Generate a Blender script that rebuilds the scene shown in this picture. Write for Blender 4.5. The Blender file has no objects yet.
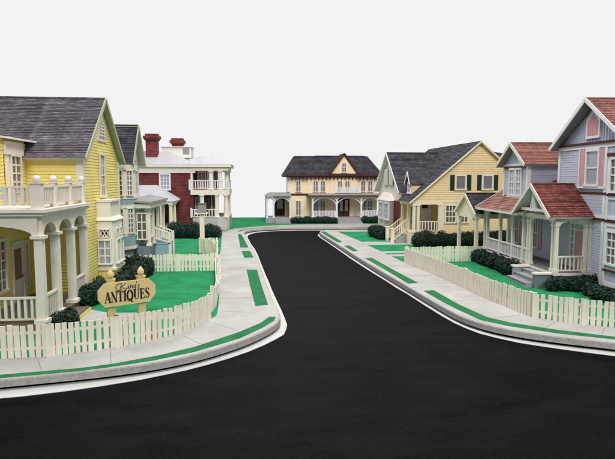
import bpy, math, random
from mathutils import Vector, Matrix
from mathutils.geometry import tessellate_polygon
random.seed(7)
S = bpy.context.scene
COL = S.collection
R = math.radians

# ------------------------------------------------------------------ camera
cd = bpy.data.cameras.new('camera'); cam = bpy.data.objects.new('camera', cd); COL.objects.link(cam)
cd.sensor_fit = 'HORIZONTAL'; cd.sensor_width = 36; cd.lens = 36 * 533 / 615
S.render.filter_size = 1.15; cd.clip_start = 0.1; cd.clip_end = 600
cam.location = (0, 0, 5)
cam.rotation_euler = (R(90) - math.atan(50.5 / 533), 0, -math.atan(57 / 533))
S.camera = cam
# ------------------------------------------------------------------ light: plain white studio surround and one big soft overhead lamp
w = bpy.data.worlds.new('World'); S.world = w; w.use_nodes = True
# white backdrop ahead, dimmer room overhead, to the sides and behind the viewer
nt = w.node_tree; bg = nt.nodes['Background']; bg.inputs[1].default_value = 1.0
g_tc = nt.nodes.new('ShaderNodeTexCoord'); g_sp = nt.nodes.new('ShaderNodeSeparateXYZ'); nt.links.new(g_tc.outputs['Generated'], g_sp.inputs[0])
def mrange(src, a, b):
    m = nt.nodes.new('ShaderNodeMapRange'); m.interpolation_type = 'SMOOTHSTEP'; m.inputs['From Min'].default_value = a; m.inputs['From Max'].default_value = b
    nt.links.new(src, m.inputs['Value']); return m.outputs[0]
g_m = nt.nodes.new('ShaderNodeMath'); g_m.operation = 'MULTIPLY'
nt.links.new(mrange(g_sp.outputs['Y'], 0.1, 0.6), g_m.inputs[0]); nt.links.new(mrange(g_sp.outputs['Z'], -0.4, -0.2), g_m.inputs[1])
g_x = nt.nodes.new('ShaderNodeMixRGB'); nt.links.new(g_m.outputs[0], g_x.inputs[0]); g_x.inputs[1].default_value = (.33, .33, .334, 1); g_x.inputs[2].default_value = (.90, .90, .903, 1)
nt.links.new(g_x.outputs[0], bg.inputs[0])
for ly, pw in ((13, 4600), (42, 4600)):     # two big softboxes hung high above the street, wide as the road
    ld = bpy.data.lights.new('softbox', 'AREA'); ld.shape = 'RECTANGLE'; ld.size = 7; ld.size_y = 14; ld.energy = pw; ld.color = (1, .972, .925)
    lo = bpy.data.objects.new('softbox', ld); COL.objects.link(lo); lo.location = (3.0, ly, 25)
sd_ = bpy.data.lights.new('key_light', 'SUN'); sd_.energy = 1.5; sd_.angle = R(14); sd_.color = (1, .975, .94)   # broad key from behind the viewer
so_ = bpy.data.objects.new('key_light', sd_); COL.objects.link(so_); so_.location = (2, -10, 20); so_.rotation_euler = (R(52), 0, R(6))
S.view_settings.view_transform = 'Standard'; S.view_settings.look = 'None'; S.view_settings.exposure = -0.02; S.view_settings.gamma = 1

# ------------------------------------------------------------------ materials
def srgb(r, g, b, k=.88):
    r /= 255; g /= 255; b /= 255
    f = lambda c: k * (c / 12.92 if c <= .04045 else ((c + .055) / 1.055) ** 2.4)
    return (f(r), f(g), f(b), 1)
def mat(name, c, rough=.65, vary=.12, scale=3., bump=.15, bscale=40., spec=.35, stretch=None, dirt=None, speck=None):
    m = bpy.data.materials.new(name); m.use_nodes = True; nt = m.node_tree; N = nt.nodes; Lk = nt.links
    b = N['Principled BSDF']; b.inputs['Roughness'].default_value = rough; b.inputs['Specular IOR Level'].default_value = spec
    tc = N.new('ShaderNodeTexCoord'); mp = N.new('ShaderNodeMapping'); Lk.new(tc.outputs['Object'], mp.inputs[0])
    if stretch: mp.inputs['Scale'].default_value = stretch
    n1 = N.new('ShaderNodeTexNoise'); n1.inputs['Scale'].default_value = scale; n1.inputs['Detail'].default_value = 6; n1.inputs['Roughness'].default_value = .65
    Lk.new(mp.outputs[0], n1.inputs['Vector'])
    r = N.new('ShaderNodeValToRGB'); r.color_ramp.elements[0].position = .3; r.color_ramp.elements[1].position = .7
    lo_ = [max(0, v * (1 - vary)) for v in c[:3]] + [1]; hi = [min(1, v * (1 + vary)) for v in c[:3]] + [1]
    if dirt: lo_ = dirt
    r.color_ramp.elements[0].color = lo_; r.color_ramp.elements[1].color = hi
    Lk.new(n1.outputs['Fac'], r.inputs[0]); out = r.outputs[0]
    if speck:                             # fine scattered grains: (scale, low, high, colour)
        n4 = N.new('ShaderNodeTexNoise'); n4.inputs['Scale'].default_value = speck[0]; n4.inputs['Detail'].default_value = 5; n4.inputs['Roughness'].default_value = .8
        Lk.new(tc.outputs['Object'], n4.inputs['Vector']); r4 = N.new('ShaderNodeMapRange'); r4.inputs[1].default_value = speck[1]; r4.inputs[2].default_value = speck[2]
        Lk.new(n4.outputs['Fac'], r4.inputs[0]); m4 = N.new('ShaderNodeMixRGB'); Lk.new(r4.outputs[0], m4.inputs[0]); Lk.new(out, m4.inputs[1]); m4.inputs[2].default_value = speck[3]; out = m4.outputs[0]
    Lk.new(out, b.inputs['Base Color'])
    n2 = N.new('ShaderNodeTexNoise'); n2.inputs['Scale'].default_value = bscale; n2.inputs['Detail'].default_value = 4
    Lk.new(tc.outputs['Object'], n2.inputs['Vector'])
    bp = N.new('ShaderNodeBump'); bp.inputs['Strength'].default_value = bump; bp.inputs['Distance'].default_value = .02
    Lk.new(n2.outputs['Fac'], bp.inputs['Height']); Lk.new(bp.outputs[0], b.inputs['Normal'])
    return m
def tiled(name, c1, c2, cm, bw, bh, mortar, rough=.8, bump=.5, fleck=None, off=.5, varsc=.6, flt=(.66, .72), var=.3):
    """bricks or shingles laid out in metres on the UV map, each with its own tone; fleck = pale worn streaks"""
    m = bpy.data.materials.new(name); m.use_nodes = True; nt = m.node_tree; N = nt.nodes; Lk = nt.links
    b = N['Principled BSDF']; b.inputs['Roughness'].default_value = rough; b.inputs['Specular IOR Level'].default_value = .3
    tc = N.new('ShaderNodeTexCoord')
    br = N.new('ShaderNodeTexBrick'); br.inputs['Scale'].default_value = 1; br.inputs['Brick Width'].default_value = bw; br.inputs['Row Height'].default_value = bh
    br.inputs['Mortar Size'].default_value = mortar; br.inputs['Mortar Smooth'].default_value = .1; br.offset = off
    br.inputs['Color1'].default_value = c1; br.inputs['Color2'].default_value = c2; br.inputs['Mortar'].default_value = cm
    Lk.new(tc.outputs['UV'], br.inputs['Vector'])
    n = N.new('ShaderNodeTexNoise'); n.inputs['Scale'].default_value = varsc; n.inputs['Detail'].default_value = 5
    Lk.new(tc.outputs['UV'], n.inputs['Vector'])
    mx = N.new('ShaderNodeMixRGB'); mx.blend_type = 'MULTIPLY'; mx.inputs[0].default_value = 1
    rr = N.new('ShaderNodeValToRGB'); rr.color_ramp.elements[0].color = (1 - 1.25 * var, 1 - 1.25 * var, 1 - 1.25 * var, 1); rr.color_ramp.elements[1].color = (1 + .8 * var, 1 + .8 * var, 1 + .8 * var, 1)
    rr.color_ramp.elements[0].position = .3; rr.color_ramp.elements[1].position = .72
    Lk.new(n.outputs['Fac'], rr.inputs[0]); Lk.new(br.outputs['Color'], mx.inputs[1]); Lk.new(rr.outputs[0], mx.inputs[2])
    out = mx.outputs[0]
    if fleck:
        mp = N.new('ShaderNodeMapping'); mp.inputs['Scale'].default_value = (1.5, 11, 1); Lk.new(tc.outputs['UV'], mp.inputs[0])
        n3 = N.new('ShaderNodeTexNoise'); n3.inputs['Scale'].default_value = 1.6; n3.inputs['Detail'].default_value = 7; n3.inputs['Roughness'].default_value = .7
        Lk.new(mp.outputs[0], n3.inputs['Vector'])
        r3 = N.new('ShaderNodeValToRGB'); r3.color_ramp.elements[0].position = flt[0]; r3.color_ramp.elements[1].position = flt[1]
        Lk.new(n3.outputs['Fac'], r3.inputs[0])
        m3 = N.new('ShaderNodeMixRGB'); Lk.new(r3.outputs[0], m3.inputs[0]); Lk.new(out, m3.inputs[1]); m3.inputs[2].default_value = fleck
        out = m3.outputs[0]
    Lk.new(out, b.inputs['Base Color'])
    n2 = N.new('ShaderNodeTexNoise'); n2.inputs['Scale'].default_value = 25; Lk.new(tc.outputs['UV'], n2.inputs['Vector'])
    ad = N.new('ShaderNodeMath'); ad.operation = 'MULTIPLY_ADD'; ad.inputs[1].default_value = -.8
    Lk.new(br.outputs['Fac'], ad.inputs[0]); Lk.new(n2.outputs['Fac'], ad.inputs[2])
    bp = N.new('ShaderNodeBump'); bp.inputs['Strength'].default_value = bump; bp.inputs['Distance'].default_value = .02
    Lk.new(ad.outputs[0], bp.inputs['Height']); Lk.new(bp.outputs[0], b.inputs['Normal'])
    return m
def glassmat(name, ca, cb, freq=9.):
    """window pane with a gathered curtain close behind it"""
    m = bpy.data.materials.new(name); m.use_nodes = True; nt = m.node_tree; N = nt.nodes; Lk = nt.links
    b = N['Principled BSDF']; b.inputs['Roughness'].default_value = .35; b.inputs['Coat Weight'].default_value = .8; b.inputs['Coat Roughness'].default_value = .06
    tc = N.new('ShaderNodeTexCoord'); wv = N.new('ShaderNodeTexWave'); wv.inputs['Scale'].default_value = freq / 6.28; wv.inputs['Distortion'].default_value = 2.5; wv.inputs['Detail'].default_value = 2
    mp = N.new('ShaderNodeMapping'); mp.inputs['Scale'].default_value = (4, .4, 1)
    Lk.new(tc.outputs['UV'], mp.inputs[0]); Lk.new(mp.outputs[0], wv.inputs['Vector'])
    r = N.new('ShaderNodeValToRGB'); r.color_ramp.elements[0].color = ca; r.color_ramp.elements[1].color = cb
    r.color_ramp.elements[0].position = .25; r.color_ramp.elements[1].position = .9
    Lk.new(wv.outputs['Fac'], r.inputs[0]); Lk.new(r.outputs[0], b.inputs['Base Color'])
    return m
M = {}
M['yellow'] = mat('yellow_clapboard', srgb(244, 226, 132), vary=.06, scale=1.5)
M['cream'] = mat('cream_clapboard', srgb(246, 221, 172), vary=.06)
M['buff'] = mat('buff_board', srgb(250, 229, 190), vary=.05)
M['ivory'] = mat('ivory_board', srgb(238, 233, 222), vary=.06)
M['sage'] = mat('sage_board', srgb(216, 218, 206), vary=.06)
M['blue_panel'] = mat('blue_panel', srgb(146, 176, 188), vary=.08)
M['slate_blue'] = mat('slate_blue_board', srgb(112, 130, 138), vary=.1)
M['lavender'] = mat('lavender_clapboard', srgb(192, 199, 220), vary=.05)
M['pink'] = mat('pink_paint', srgb(212, 156, 165), vary=.08)
M['maroon'] = mat('maroon_paint', srgb(78, 28, 36), vary=.12)
M['white'] = mat('white_paint', srgb(236, 236, 238), vary=.04)
M['offwhite'] = mat('off_white_paint', srgb(238, 231, 220), vary=.05)
M['greytrim'] = mat('pale_grey_trim', srgb(234, 228, 218), vary=.05)
M['creamtrim'] = mat('cream_trim', srgb(246, 236, 210), vary=.05)
M['picket'] = mat('ivory_picket', srgb(246, 242, 230), vary=.04, scale=2, dirt=srgb(234, 228, 214), speck=(20, .62, .8, srgb(206, 198, 182)))
M['picketgreen'] = mat('weathered_picket', srgb(238, 240, 216), vary=.06, scale=2)
M['greendark'] = mat('dark_green_shutter', srgb(22, 52, 42), vary=.15)
M['sageeave'] = mat('sage_soffit', srgb(184, 186, 160), vary=.08)
M['porchfloor'] = mat('grey_porch_board', srgb(112, 104, 108), vary=.12)
M['brownfloor'] = mat('brown_porch_board', srgb(110, 96, 84), vary=.12)
M['stepgrey'] = mat('grey_step_board', srgb(160, 160, 168), vary=.08)
M['doorwhite'] = mat('white_door', srgb(226, 224, 220), vary=.04)
M['doorbrown'] = mat('dark_door', srgb(62, 38, 40), vary=.12)
M['signtan'] = mat('tan_sign_board', srgb(230, 202, 146), vary=.05)
M['ink'] = mat('dark_sign_paint', srgb(48, 34, 50), vary=.1)
M['flash'] = mat('grey_flashing', srgb(150, 150, 148), vary=.1)
M['concrete'] = mat('pale_concrete', srgb(196, 195, 194), rough=.85, vary=.03, scale=.7, bump=.3, bscale=30, dirt=srgb(174, 170, 164), speck=(9, .58, .8, srgb(150, 146, 141)))
M['kerb'] = mat('rough_grey_kerb', srgb(176, 172, 168), rough=.9, vary=.16, scale=5, bump=.6, bscale=22, speck=(14, .5, .75, srgb(120, 116, 112)))
M['soffit'] = mat('grey_soffit', srgb(150, 146, 148), vary=.08)
M['joint'] = mat('joint_line', srgb(150, 146, 140), rough=.9)
M['gutter'] = mat('gutter_paper', srgb(214, 213, 212), rough=.8, vary=.06, scale=2)
M['lawn'] = mat('green_felt', srgb(44, 146, 96), rough=.95, vary=.28, scale=1.1, bump=.9, bscale=7, spec=.1, speck=(22, .5, .75, srgb(40, 112, 76)))
M['strip'] = mat('green_verge_felt', srgb(44, 128, 84), rough=.95, dirt=srgb(48, 104, 66), vary=.2, scale=2.5, bump=.6, bscale=20, spec=.1, speck=(22, .5, .75, srgb(36, 100, 68)))
M['leaf'] = mat('hedge_leaf', (.008, .032, .019, 1), rough=.6, vary=.8, scale=6, bump=.1, spec=.4)
M['asphalt'] = mat('black_road', (.0034, .0031, .0036, 1), rough=.72, vary=.95, scale=1.1, bump=.5, bscale=20, spec=.05, stretch=(.45, 1.1, 1), speck=(9, .53, .8, (.017, .015, .0165, 1)))
M['slate'] = tiled('grey_shingle', srgb(84, 78, 90), srgb(118, 110, 122), srgb(62, 56, 66), .34, .14, .006, fleck=srgb(196, 190, 194), varsc=1.6, flt=(.5, .7))
M['darkslate'] = tiled('charcoal_shingle', srgb(56, 54, 64), srgb(84, 82, 94), srgb(38, 36, 44), .34, .16, .006, fleck=srgb(158, 156, 164), varsc=1.1, flt=(.56, .74), var=.4)
M['redtile'] = tiled('red_shingle', srgb(154, 102, 94), srgb(190, 142, 128), srgb(112, 66, 64), .26, .13, .01, fleck=srgb(205, 160, 150), varsc=1, flt=(.66, .8))
M['deepred'] = tiled('deep_red_shingle', srgb(112, 56, 52), srgb(166, 102, 94), srgb(84, 38, 40), .24, .13, .01, fleck=srgb(190, 130, 124), varsc=1.6, flt=(.62, .8))
M['whiteroof'] = tiled('white_metal_roof', srgb(204, 203, 210), srgb(197, 196, 204), srgb(178, 178, 186), .6, 4, .006, bump=.1, var=.06)
M['brick'] = tiled('red_brick', srgb(120, 46, 48), srgb(88, 34, 40), srgb(128, 80, 78), .3, .13, .012, bump=.6, varsc=1.5)
M['chimbrick'] = tiled('chimney_brick', srgb(138, 50, 52), srgb(104, 36, 42), srgb(150, 100, 96), .3, .13, .012, bump=.6, varsc=1.5)
M['curtain'] = glassmat('grey_curtain_pane', srgb(84, 78, 88), srgb(160, 152, 162))
M['palecurtain'] = glassmat('pale_curtain_pane', srgb(126, 130, 148), srgb(192, 196, 212))
M['dimpane'] = glassmat('dim_pane', srgb(52, 50, 54), srgb(122, 118, 118))
M['darkpane'] = glassmat('dark_pane', srgb(26, 22, 26), srgb(60, 54, 58))

# ------------------------------------------------------------------ mesh builder
Z = Vector((0, 0, 1))
class Fr:
    """a vertical work face: u runs to the right as seen from outside, v up, w outward"""
    def __init__(s, o, n):
        s.o = Vector(o); s.n = Vector((n[0], n[1], 0)).normalized(); s.u = Z.cross(s.n)
    def P(s, u, v, w=0): return s.o + s.u * u + Z * v + s.n * w
class MB:
    def __init__(s): s.v = []; s.f = []
    def face(s, pts):
        b = len(s.v); s.v += [Vector(p) for p in pts]; s.f.append(tuple(range(b, b + len(pts))))
    def hexa(s, c):                      # 8 corners: bottom ring of 4, top ring of 4
        b = len(s.v); s.v += [Vector(p) for p in c]
        for q in ((0, 3, 2, 1), (4, 5, 6, 7), (0, 1, 5, 4), (1, 2, 6, 5), (2, 3, 7, 6), (3, 0, 4, 7)): s.f.append(tuple(b + i for i in q))
    def box(s, x0, x1, y0, y1, z0, z1):
        s.hexa([(x0, y0, z0), (x1, y0, z0), (x1, y1, z0), (x0, y1, z0), (x0, y0, z1), (x1, y0, z1), (x1, y1, z1), (x0, y1, z1)])
    def fbox(s, F, u0, u1, v0, v1, w0, w1):
        s.hexa([F.P(u0, v0, w1), F.P(u1, v0, w1), F.P(u1, v0, w0), F.P(u0, v0, w0), F.P(u0, v1, w1), F.P(u1, v1, w1), F.P(u1, v1, w0), F.P(u0, v1, w0)])
    def prism(s, pts, d):                # polygon (3d points) pushed along vector d
        pts = [Vector(p) for p in pts]; d = Vector(d); n = len(pts)
        tri = tessellate_polygon([pts]); b = len(s.v); s.v += pts + [p + d for p in pts]
        for t in tri: s.f.append((b + t[0], b + t[1], b + t[2])); s.f.append((b + n + t[2], b + n + t[1], b + n + t[0]))
        for i in range(n): j = (i + 1) % n; s.f.append((b + i, b + j, b + n + j, b + n + i))
    def fprism(s, F, uv, w0, w1): s.prism([F.P(u, v, w0) for u, v in uv], F.n * (w1 - w0))
    def bar(s, a, b, wd, ht, up=Z):      # rectangular bar from a to b
        a = Vector(a); b = Vector(b); d = (b - a).normalized(); sd = d.cross(up)
        if sd.length < 1e-4: sd = d.cross(Vector((1, 0, 0)))
        sd.normalize(); tp = sd.cross(d).normalized(); sd = sd * wd / 2; tp = tp * ht / 2
        s.hexa([a - sd - tp, b - sd - tp, b + sd - tp, a + sd - tp, a - sd + tp, b - sd + tp, b + sd + tp, a + sd + tp])
    def lathe(s, c, prof, n=12):         # prof: (radius, z)
        c = Vector(c); b = len(s.v)
        for r, z in prof:
            for k in range(n): t = 2 * math.pi * k / n; s.v.append(c + Vector((r * math.cos(t), r * math.sin(t), z)))
        for i in range(len(prof) - 1):
            for k in range(n): k2 = (k + 1) % n; s.f.append((b + i * n + k, b + i * n + k2, b + (i + 1) * n + k2, b + (i + 1) * n + k))
        s.f.append(tuple(b + k for k in reversed(range(n)))); m = b + (len(prof) - 1) * n; s.f.append(tuple(m + k for k in range(n)))
    def lap(s, pts, pitch, d0=.03, d1=.004, jit=0):
        """overlapping courses (clapboards or shingles) over a flat convex polygon; outward = its normal"""
        P = [Vector(p) for p in pts]; n = Vector((0, 0, 0))
        for i in range(len(P)): n += P[i].cross(P[(i + 1) % len(P)])
        n.normalize(); up = (Z - n * Z.dot(n)).normalized(); u = up.cross(n)
        q = [((p - P[0]).dot(u), (p - P[0]).dot(up)) for p in P]; v0 = min(b for a, b in q); v1 = max(b for a, b in q)
        def clip(poly, val, keep_above):
            o = []
            for i in range(len(poly)):
                a, b = poly[i], poly[(i + 1) % len(poly)]
                ia = (a[1] >= val) if keep_above else (a[1] <= val); ib = (b[1] >= val) if keep_above else (b[1] <= val)
                if ia: o.append(a)
                if ia != ib: t = (val - a[1]) / (b[1] - a[1]); o.append((a[0] + (b[0] - a[0]) * t, val))
            return o
        v = v0
        while v < v1 - 1e-3:
            e = min(v + pitch, v1); c = clip(clip(q, v, True), e, False)
            if len(c) >= 3 and e - v > 1e-3:
                j = 1 + random.uniform(-jit, jit)
                f = lambda p: P[0] + u * p[0] + up * p[1] + n * (d0 * j + (d1 - d0 * j) * (p[1] - v) / pitch)
                s.face([f(p) for p in c])
                us = [p[0] for p in c if abs(p[1] - v) < 1e-4]
                if len(us) >= 2:
                    a, b = min(us), max(us); g = lambda uu, ww: P[0] + u * uu + up * v + n * ww
                    s.face([g(a, 0), g(b, 0), g(b, d0 * j), g(a, d0 * j)])
            v += pitch
    def build(s, name, m, parent=None, off=(0, 0, 0), smooth=False):
        off = Vector(off); me = bpy.data.meshes.new(name)
        me.from_pydata([p - off for p in s.v], [], s.f); me.update()
        uv = me.uv_layers.new(name='UVMap').data
        for p in me.polygons:
            n = p.normal; u = Z.cross(n); u = Vector((1, 0, 0)) if u.length < .05 else u.normalized(); vv = n.cross(u)
            for li in p.loop_indices:
                co = me.vertices[me.loops[li].vertex_index].co; uv[li].uv = (co.dot(u), co.dot(vv))
            p.use_smooth = smooth
        for q in (m if isinstance(m, (list, tuple)) else [m]): me.materials.append(M[q])
        o = bpy.data.objects.new(name, me); COL.objects.link(o)
        if parent is not None: o.parent = parent
        return o

def tag(o, label=None, cat=None, group=None, kind=None):
    if label: o['label'] = label
    if cat: o['category'] = cat
    if group: o['group'] = group
    if kind: o['kind'] = kind
    return o
def empty(name, loc, label, cat, group=None, rz=0):
    o = bpy.data.objects.new(name, None); COL.objects.link(o); o.location = loc; o.rotation_euler = (0, 0, rz); o.empty_display_size = .3
    return tag(o, label, cat, group)
G0 = .30                                  # height of the pavement slabs above the road

# ------------------------------------------------------------------ the setting
def sheet(name, pts, z, m, th=.004, kind='structure'):
    b = MB(); b.prism([(x, y, z) for x, y in pts], (0, 0, -th)); o = b.build(name, m); return tag(o, kind=kind)
def offset(pts, d):
    n = len(pts); o = []
    ar = sum(pts[i][0] * pts[(i + 1) % n][1] - pts[(i + 1) % n][0] * pts[i][1] for i in range(n)); sg = 1 if ar > 0 else -1
    for i in range(n):
        a, b, c = Vector(pts[i - 1]), Vector(pts[i]), Vector(pts[(i + 1) % n])
        e1 = (b - a).normalized(); e2 = (c - b).normalized(); t = (e1 + e2)
        t = t.normalized() if t.length > .1 else e1
        nn = Vector((t.y, -t.x)) * sg; k = 1 / max(.5, nn.dot(Vector((e1.y, -e1.x)) * sg)); o.append(tuple(b + nn * d * k))
    return o
def smooth(pts, it=2):
    for _ in range(it):
        o = [pts[0]]
        for i in range(len(pts) - 1):
            a, b = Vector(pts[i]), Vector(pts[i + 1]); o += [tuple(a * .75 + b * .25), tuple(a * .25 + b * .75)]
        o.append(pts[-1]); pts = o
    return pts
def slab(name, pts):
    b = MB(); rings = [(0, G0), (.025, G0 - .012), (.04, G0 - .04), (.045, .105)]
    R_ = [[(x, y, z) for x, y in offset(pts, d)] for d, z in rings]
    tri = tessellate_polygon([[Vector(p) for p in R_[0]]]); k = len(b.v); b.v += [Vector(p) for p in R_[0]]
    for t in tri:
        a, c, d = (b.v[k + i] for i in t); up = (c - a).cross(d - a).z > 0
        b.f.append(tuple(k + i for i in (t if up else reversed(t))))
    o = tag(b.build(name, 'concrete'), kind='structure'); b = MB()
    b.prism([(x, y, .107) for x, y in offset(pts, .04)], (0, 0, .002))
    b.prism([(x, y, .0) for x, y in offset(pts, -.3)], (0, 0, .108))
    n = len(pts)
    for r0, r1 in zip(R_, R_[1:]):
        for i in range(n): j = (i + 1) % n; b.face([r0[i], r1[i], r1[j], r0[j]])
    return tag(b.build('kerb', 'kerb'), kind='structure')

b = MB(); b.box(-34, 36, -6, 67, -.4, 0); tag(b.build('road', 'asphalt'), kind='structure')
Lc = smooth([(-30, 10.6), (-14, 11.9), (-8.5, 12.5), (-5.88, 12.9), (-3.72, 13.3), (-2.6, 13.65), (-1.55, 14.2), (-.37, 15.25), (.41, 16.34), (.84, 17.2), (.97, 17.95), (.92, 19.1), (.77, 20.9),
             (.6, 25.16), (.42, 30.13), (.12, 36.4), (-.36, 42.6), (-.63, 46.6), (-.55, 48.6), (.12, 50.2), (1.07, 51.0), (2.83, 51.66), (4.82, 52.0), (12, 51.2), (32, 49)], 2)
slab('sidewalk', Lc + [(32, 66), (-30, 66)])
Rc = smooth([(34, 2), (20, 8.9), (13, 12.4), (10.42, 14.0), (9.09, 14.75), (7.93, 15.7), (7.4, 16.6), (7.14, 17.6), (7.02, 19.5), (6.87, 22.57), (6.7, 25.9), (6.45, 31.5), (6.3, 37), (6.12, 43), (6.03, 46.3), (6.3, 47.9), (7.4, 48.8), (11.9, 48.5), (34, 46)], 2)
slab('sidewalk', Rc + [(34.2, 24)])
# gutter strips lying on the road along both kerbs, cut a little unevenly
def gutter(outer, inner):
    outer = smooth(outer, 1); rg = random.Random(3)
    outer = [(x + rg.uniform(-.025, .025), y + rg.uniform(-.025, .025)) for x, y in outer]
    sheet('gutter', outer + inner, .014, 'gutter', .012)
def inset(pts, d, closed): return offset(pts + closed, -d)[:len(pts)]
li = inset(Lc, .1, [(32, 66), (-30, 66)])
gutter([(-30, 10.0), (-14, 11.4), (-8.5, 12.05), (-5.68, 12.46), (-4.07, 12.76), (-2.4, 13.46), (-1.52, 13.96), (-.36, 14.86), (.6, 16.0), (1.14, 17.05), (1.2, 18.2), (1.1, 20.7), (.93, 23.35), (.78, 26.75), (.6, 30.5), (.38, 36.4), (-.1, 42.6), (-.3, 46), (-.2, 48), (.38, 49.7), (1.4, 50.6), (2.9, 51.25), (5, 51.6), (12, 50.8), (32, 48.5)], list(reversed(li)))
ri = inset(Rc, .1, [(34.2, 24)])
gutter([(34, 1.4), (20, 8.3), (13, 11.9), (10.3, 13.66), (9.0, 14.42), (7.8, 15.45), (7.2, 16.55), (6.94, 17.8), (6.84, 20.2), (6.7, 23), (6.52, 26), (6.28, 31.3), (6.13, 37), (5.95, 43), (5.83, 46.3), (6.12, 48.1), (7.3, 49.15), (11.9, 48.85), (34, 46.3)], list(reversed(ri)))
ZL = G0 + .004
lawns = [
 [(-30, 12.6), (-10, 14.25), (-6.6, 14.42), (-5.25, 14.48), (-3.75, 15.12), (-2.3, 16.15), (-1.22, 17.95), (-1.2, 19.4), (-1.38, 23), (-1.68, 27.6), (-1.85, 31.9), (-30, 31.9)],
 [(-1.93, 33.3), (-2.05, 37), (-2.3, 42), (-2.45, 47.2), (-30, 47.2), (-30, 33.3)],
 [(-2.2, 48.6), (-1.6, 50.9), (.6, 53.0), (2.94, 54.4), (5.1, 55.0), (9.2, 54.9), (9.2, 65.4), (-29.5, 65.4), (-29.5, 48.6)],
 [(11.9, 54.7), (31.5, 52.5), (31.5, 65.4), (11.9, 65.4)],
 [(7.75, 47.0), (33, 45), (33, 39.1), (8.3, 39.1)], [(8.25, 37.15), (33, 37.15), (33, 33.75), (8.45, 33.75)],
 [(8.45, 32.95), (33, 32.95), (33, 32.35), (8.45, 32.35)],
 [(8.5, 31.5), (33, 31.5), (33, 3.6), (20, 10.7), (14, 13.8), (11.48, 15.45), (10.72, 15.92), (9.64, 16.85), (9.56, 17.3), (9.27, 19.75), (9.24, 21.9), (9.04, 25.07), (8.68, 29.0)]]
for p in lawns: sheet('lawn', smooth(p + [p[0]], 1)[:-1] if len(p) > 9 else p, ZL, 'lawn')
strips = [
 [(-30, 11.05), (-14, 12.25), (-8.5, 12.85), (-5.95, 13.2), (-4.3, 13.45), (-3.5, 13.7), (-2.45, 14.25), (-1.55, 14.92), (-.4, 16.2), (.3, 17.2), (.6, 17.95), (.82, 17.9), (.74, 17.4), (.35, 16.62), (-.37, 15.52), (-1.56, 14.42), (-2.52, 13.84), (-3.6, 13.42), (-4.24, 13.23), (-5.9, 12.95), (-8.5, 12.6), (-14, 12.0), (-30, 10.75)],
 [(.14, 19.56), (-.06, 23.5), (-.24, 27.63), (.3, 27.57), (.45, 23.5), (.62, 19.66)],
 [(-.62, 34.92), (-.05, 34.86), (.14, 31.9), (-.4, 31.9)],
 [(-1.1, 45.7), (-.8, 45.7), (-.17, 36.7), (-.72, 36.7)],
 [(-1.2, 48.0), (-.9, 49.6), (-.1, 51.0), (1.2, 52.0), (2.9, 52.7), (2.9, 52.3), (1.2, 51.6), (.0, 50.65), (-.7, 49.3), (-.95, 48)],
 [(6.2, 46.9), (6.62, 47.3), (6.85, 39.2), (6.42, 38.9)], [(6.52, 37.0), (6.98, 37.1), (7.0, 34.1), (6.62, 33.9)],
 [(6.74, 31.0), (7.2, 31.1), (7.34, 27), (7.54, 23.2), (7.04, 23.1), (6.92, 27)],
 [(7.22, 21.5), (7.7, 21.6), (7.76, 19), (8.0, 17.1), (8.5, 16.3), (9.5, 15.4), (10.75, 14.55), (13.2, 13.1), (20, 9.7), (34, 2.9), (34, 2.6), (20, 9.45), (13.1, 12.85), (10.58, 14.28), (9.3, 15.02), (8.2, 15.95), (7.62, 16.75), (7.4, 18.3), (7.3, 19.5)]]
for p in strips: sheet('grass_verge', p, ZL, 'strip')
for p in ([(-5.9, 17.95), (-1.7, 18.0), (-1.55, 18.9), (-5.0, 19.05), (-5.75, 19.6)],): sheet('garden_path', p, ZL + .004, 'concrete')
b = MB()                                 # pavement joints, drawn thin
def jl(x0, y0, x1, y1, wd=.022): b.bar((x0, y0, G0 + .0015), (x1, y1, G0 + .0015), wd, .003)
for p in ((-5.2, 13.45, -5.6, 14.3), (-3.6, 13.75, -3.9, 14.9), (-1.4, 15.05, -2.0, 15.9), (-.4, 16.3, -1.2, 17.3), (.1, 18.6, -1.1, 18.9), (-.0, 21.0, -1.25, 21.0), (-.15, 24.4, -1.4, 24.4), (.35, 28.4, -1.7, 28.2), (.15, 31.45, -1.8, 31.4),
          (-.6, 34.9, -1.9, 35.0), (-.8, 39.5, -2.1, 39.5), (-1.1, 46, -2.4, 46), (7.1, 39, 8.2, 39), (7.1, 34, 8.3, 34), (7.4, 28, 8.6, 28), (7.5, 25, 8.9, 25), (7.6, 22.3, 9.1, 22.3), (7.8, 19.6, 9.1, 19.6), (8.2, 16.9, 9.3, 17.3), (9.3, 15.7, 10.0, 16.3), (10.6, 14.8, 11.1, 15.4), (6.75, 33.1, 8.3, 33.1), (6.5, 38.1, 8.1, 38.1), (6.95, 22.3, 7.5, 22.3)): jl(*p)
tag(b.build('pavement_joints', 'joint'), kind='structure')

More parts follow.
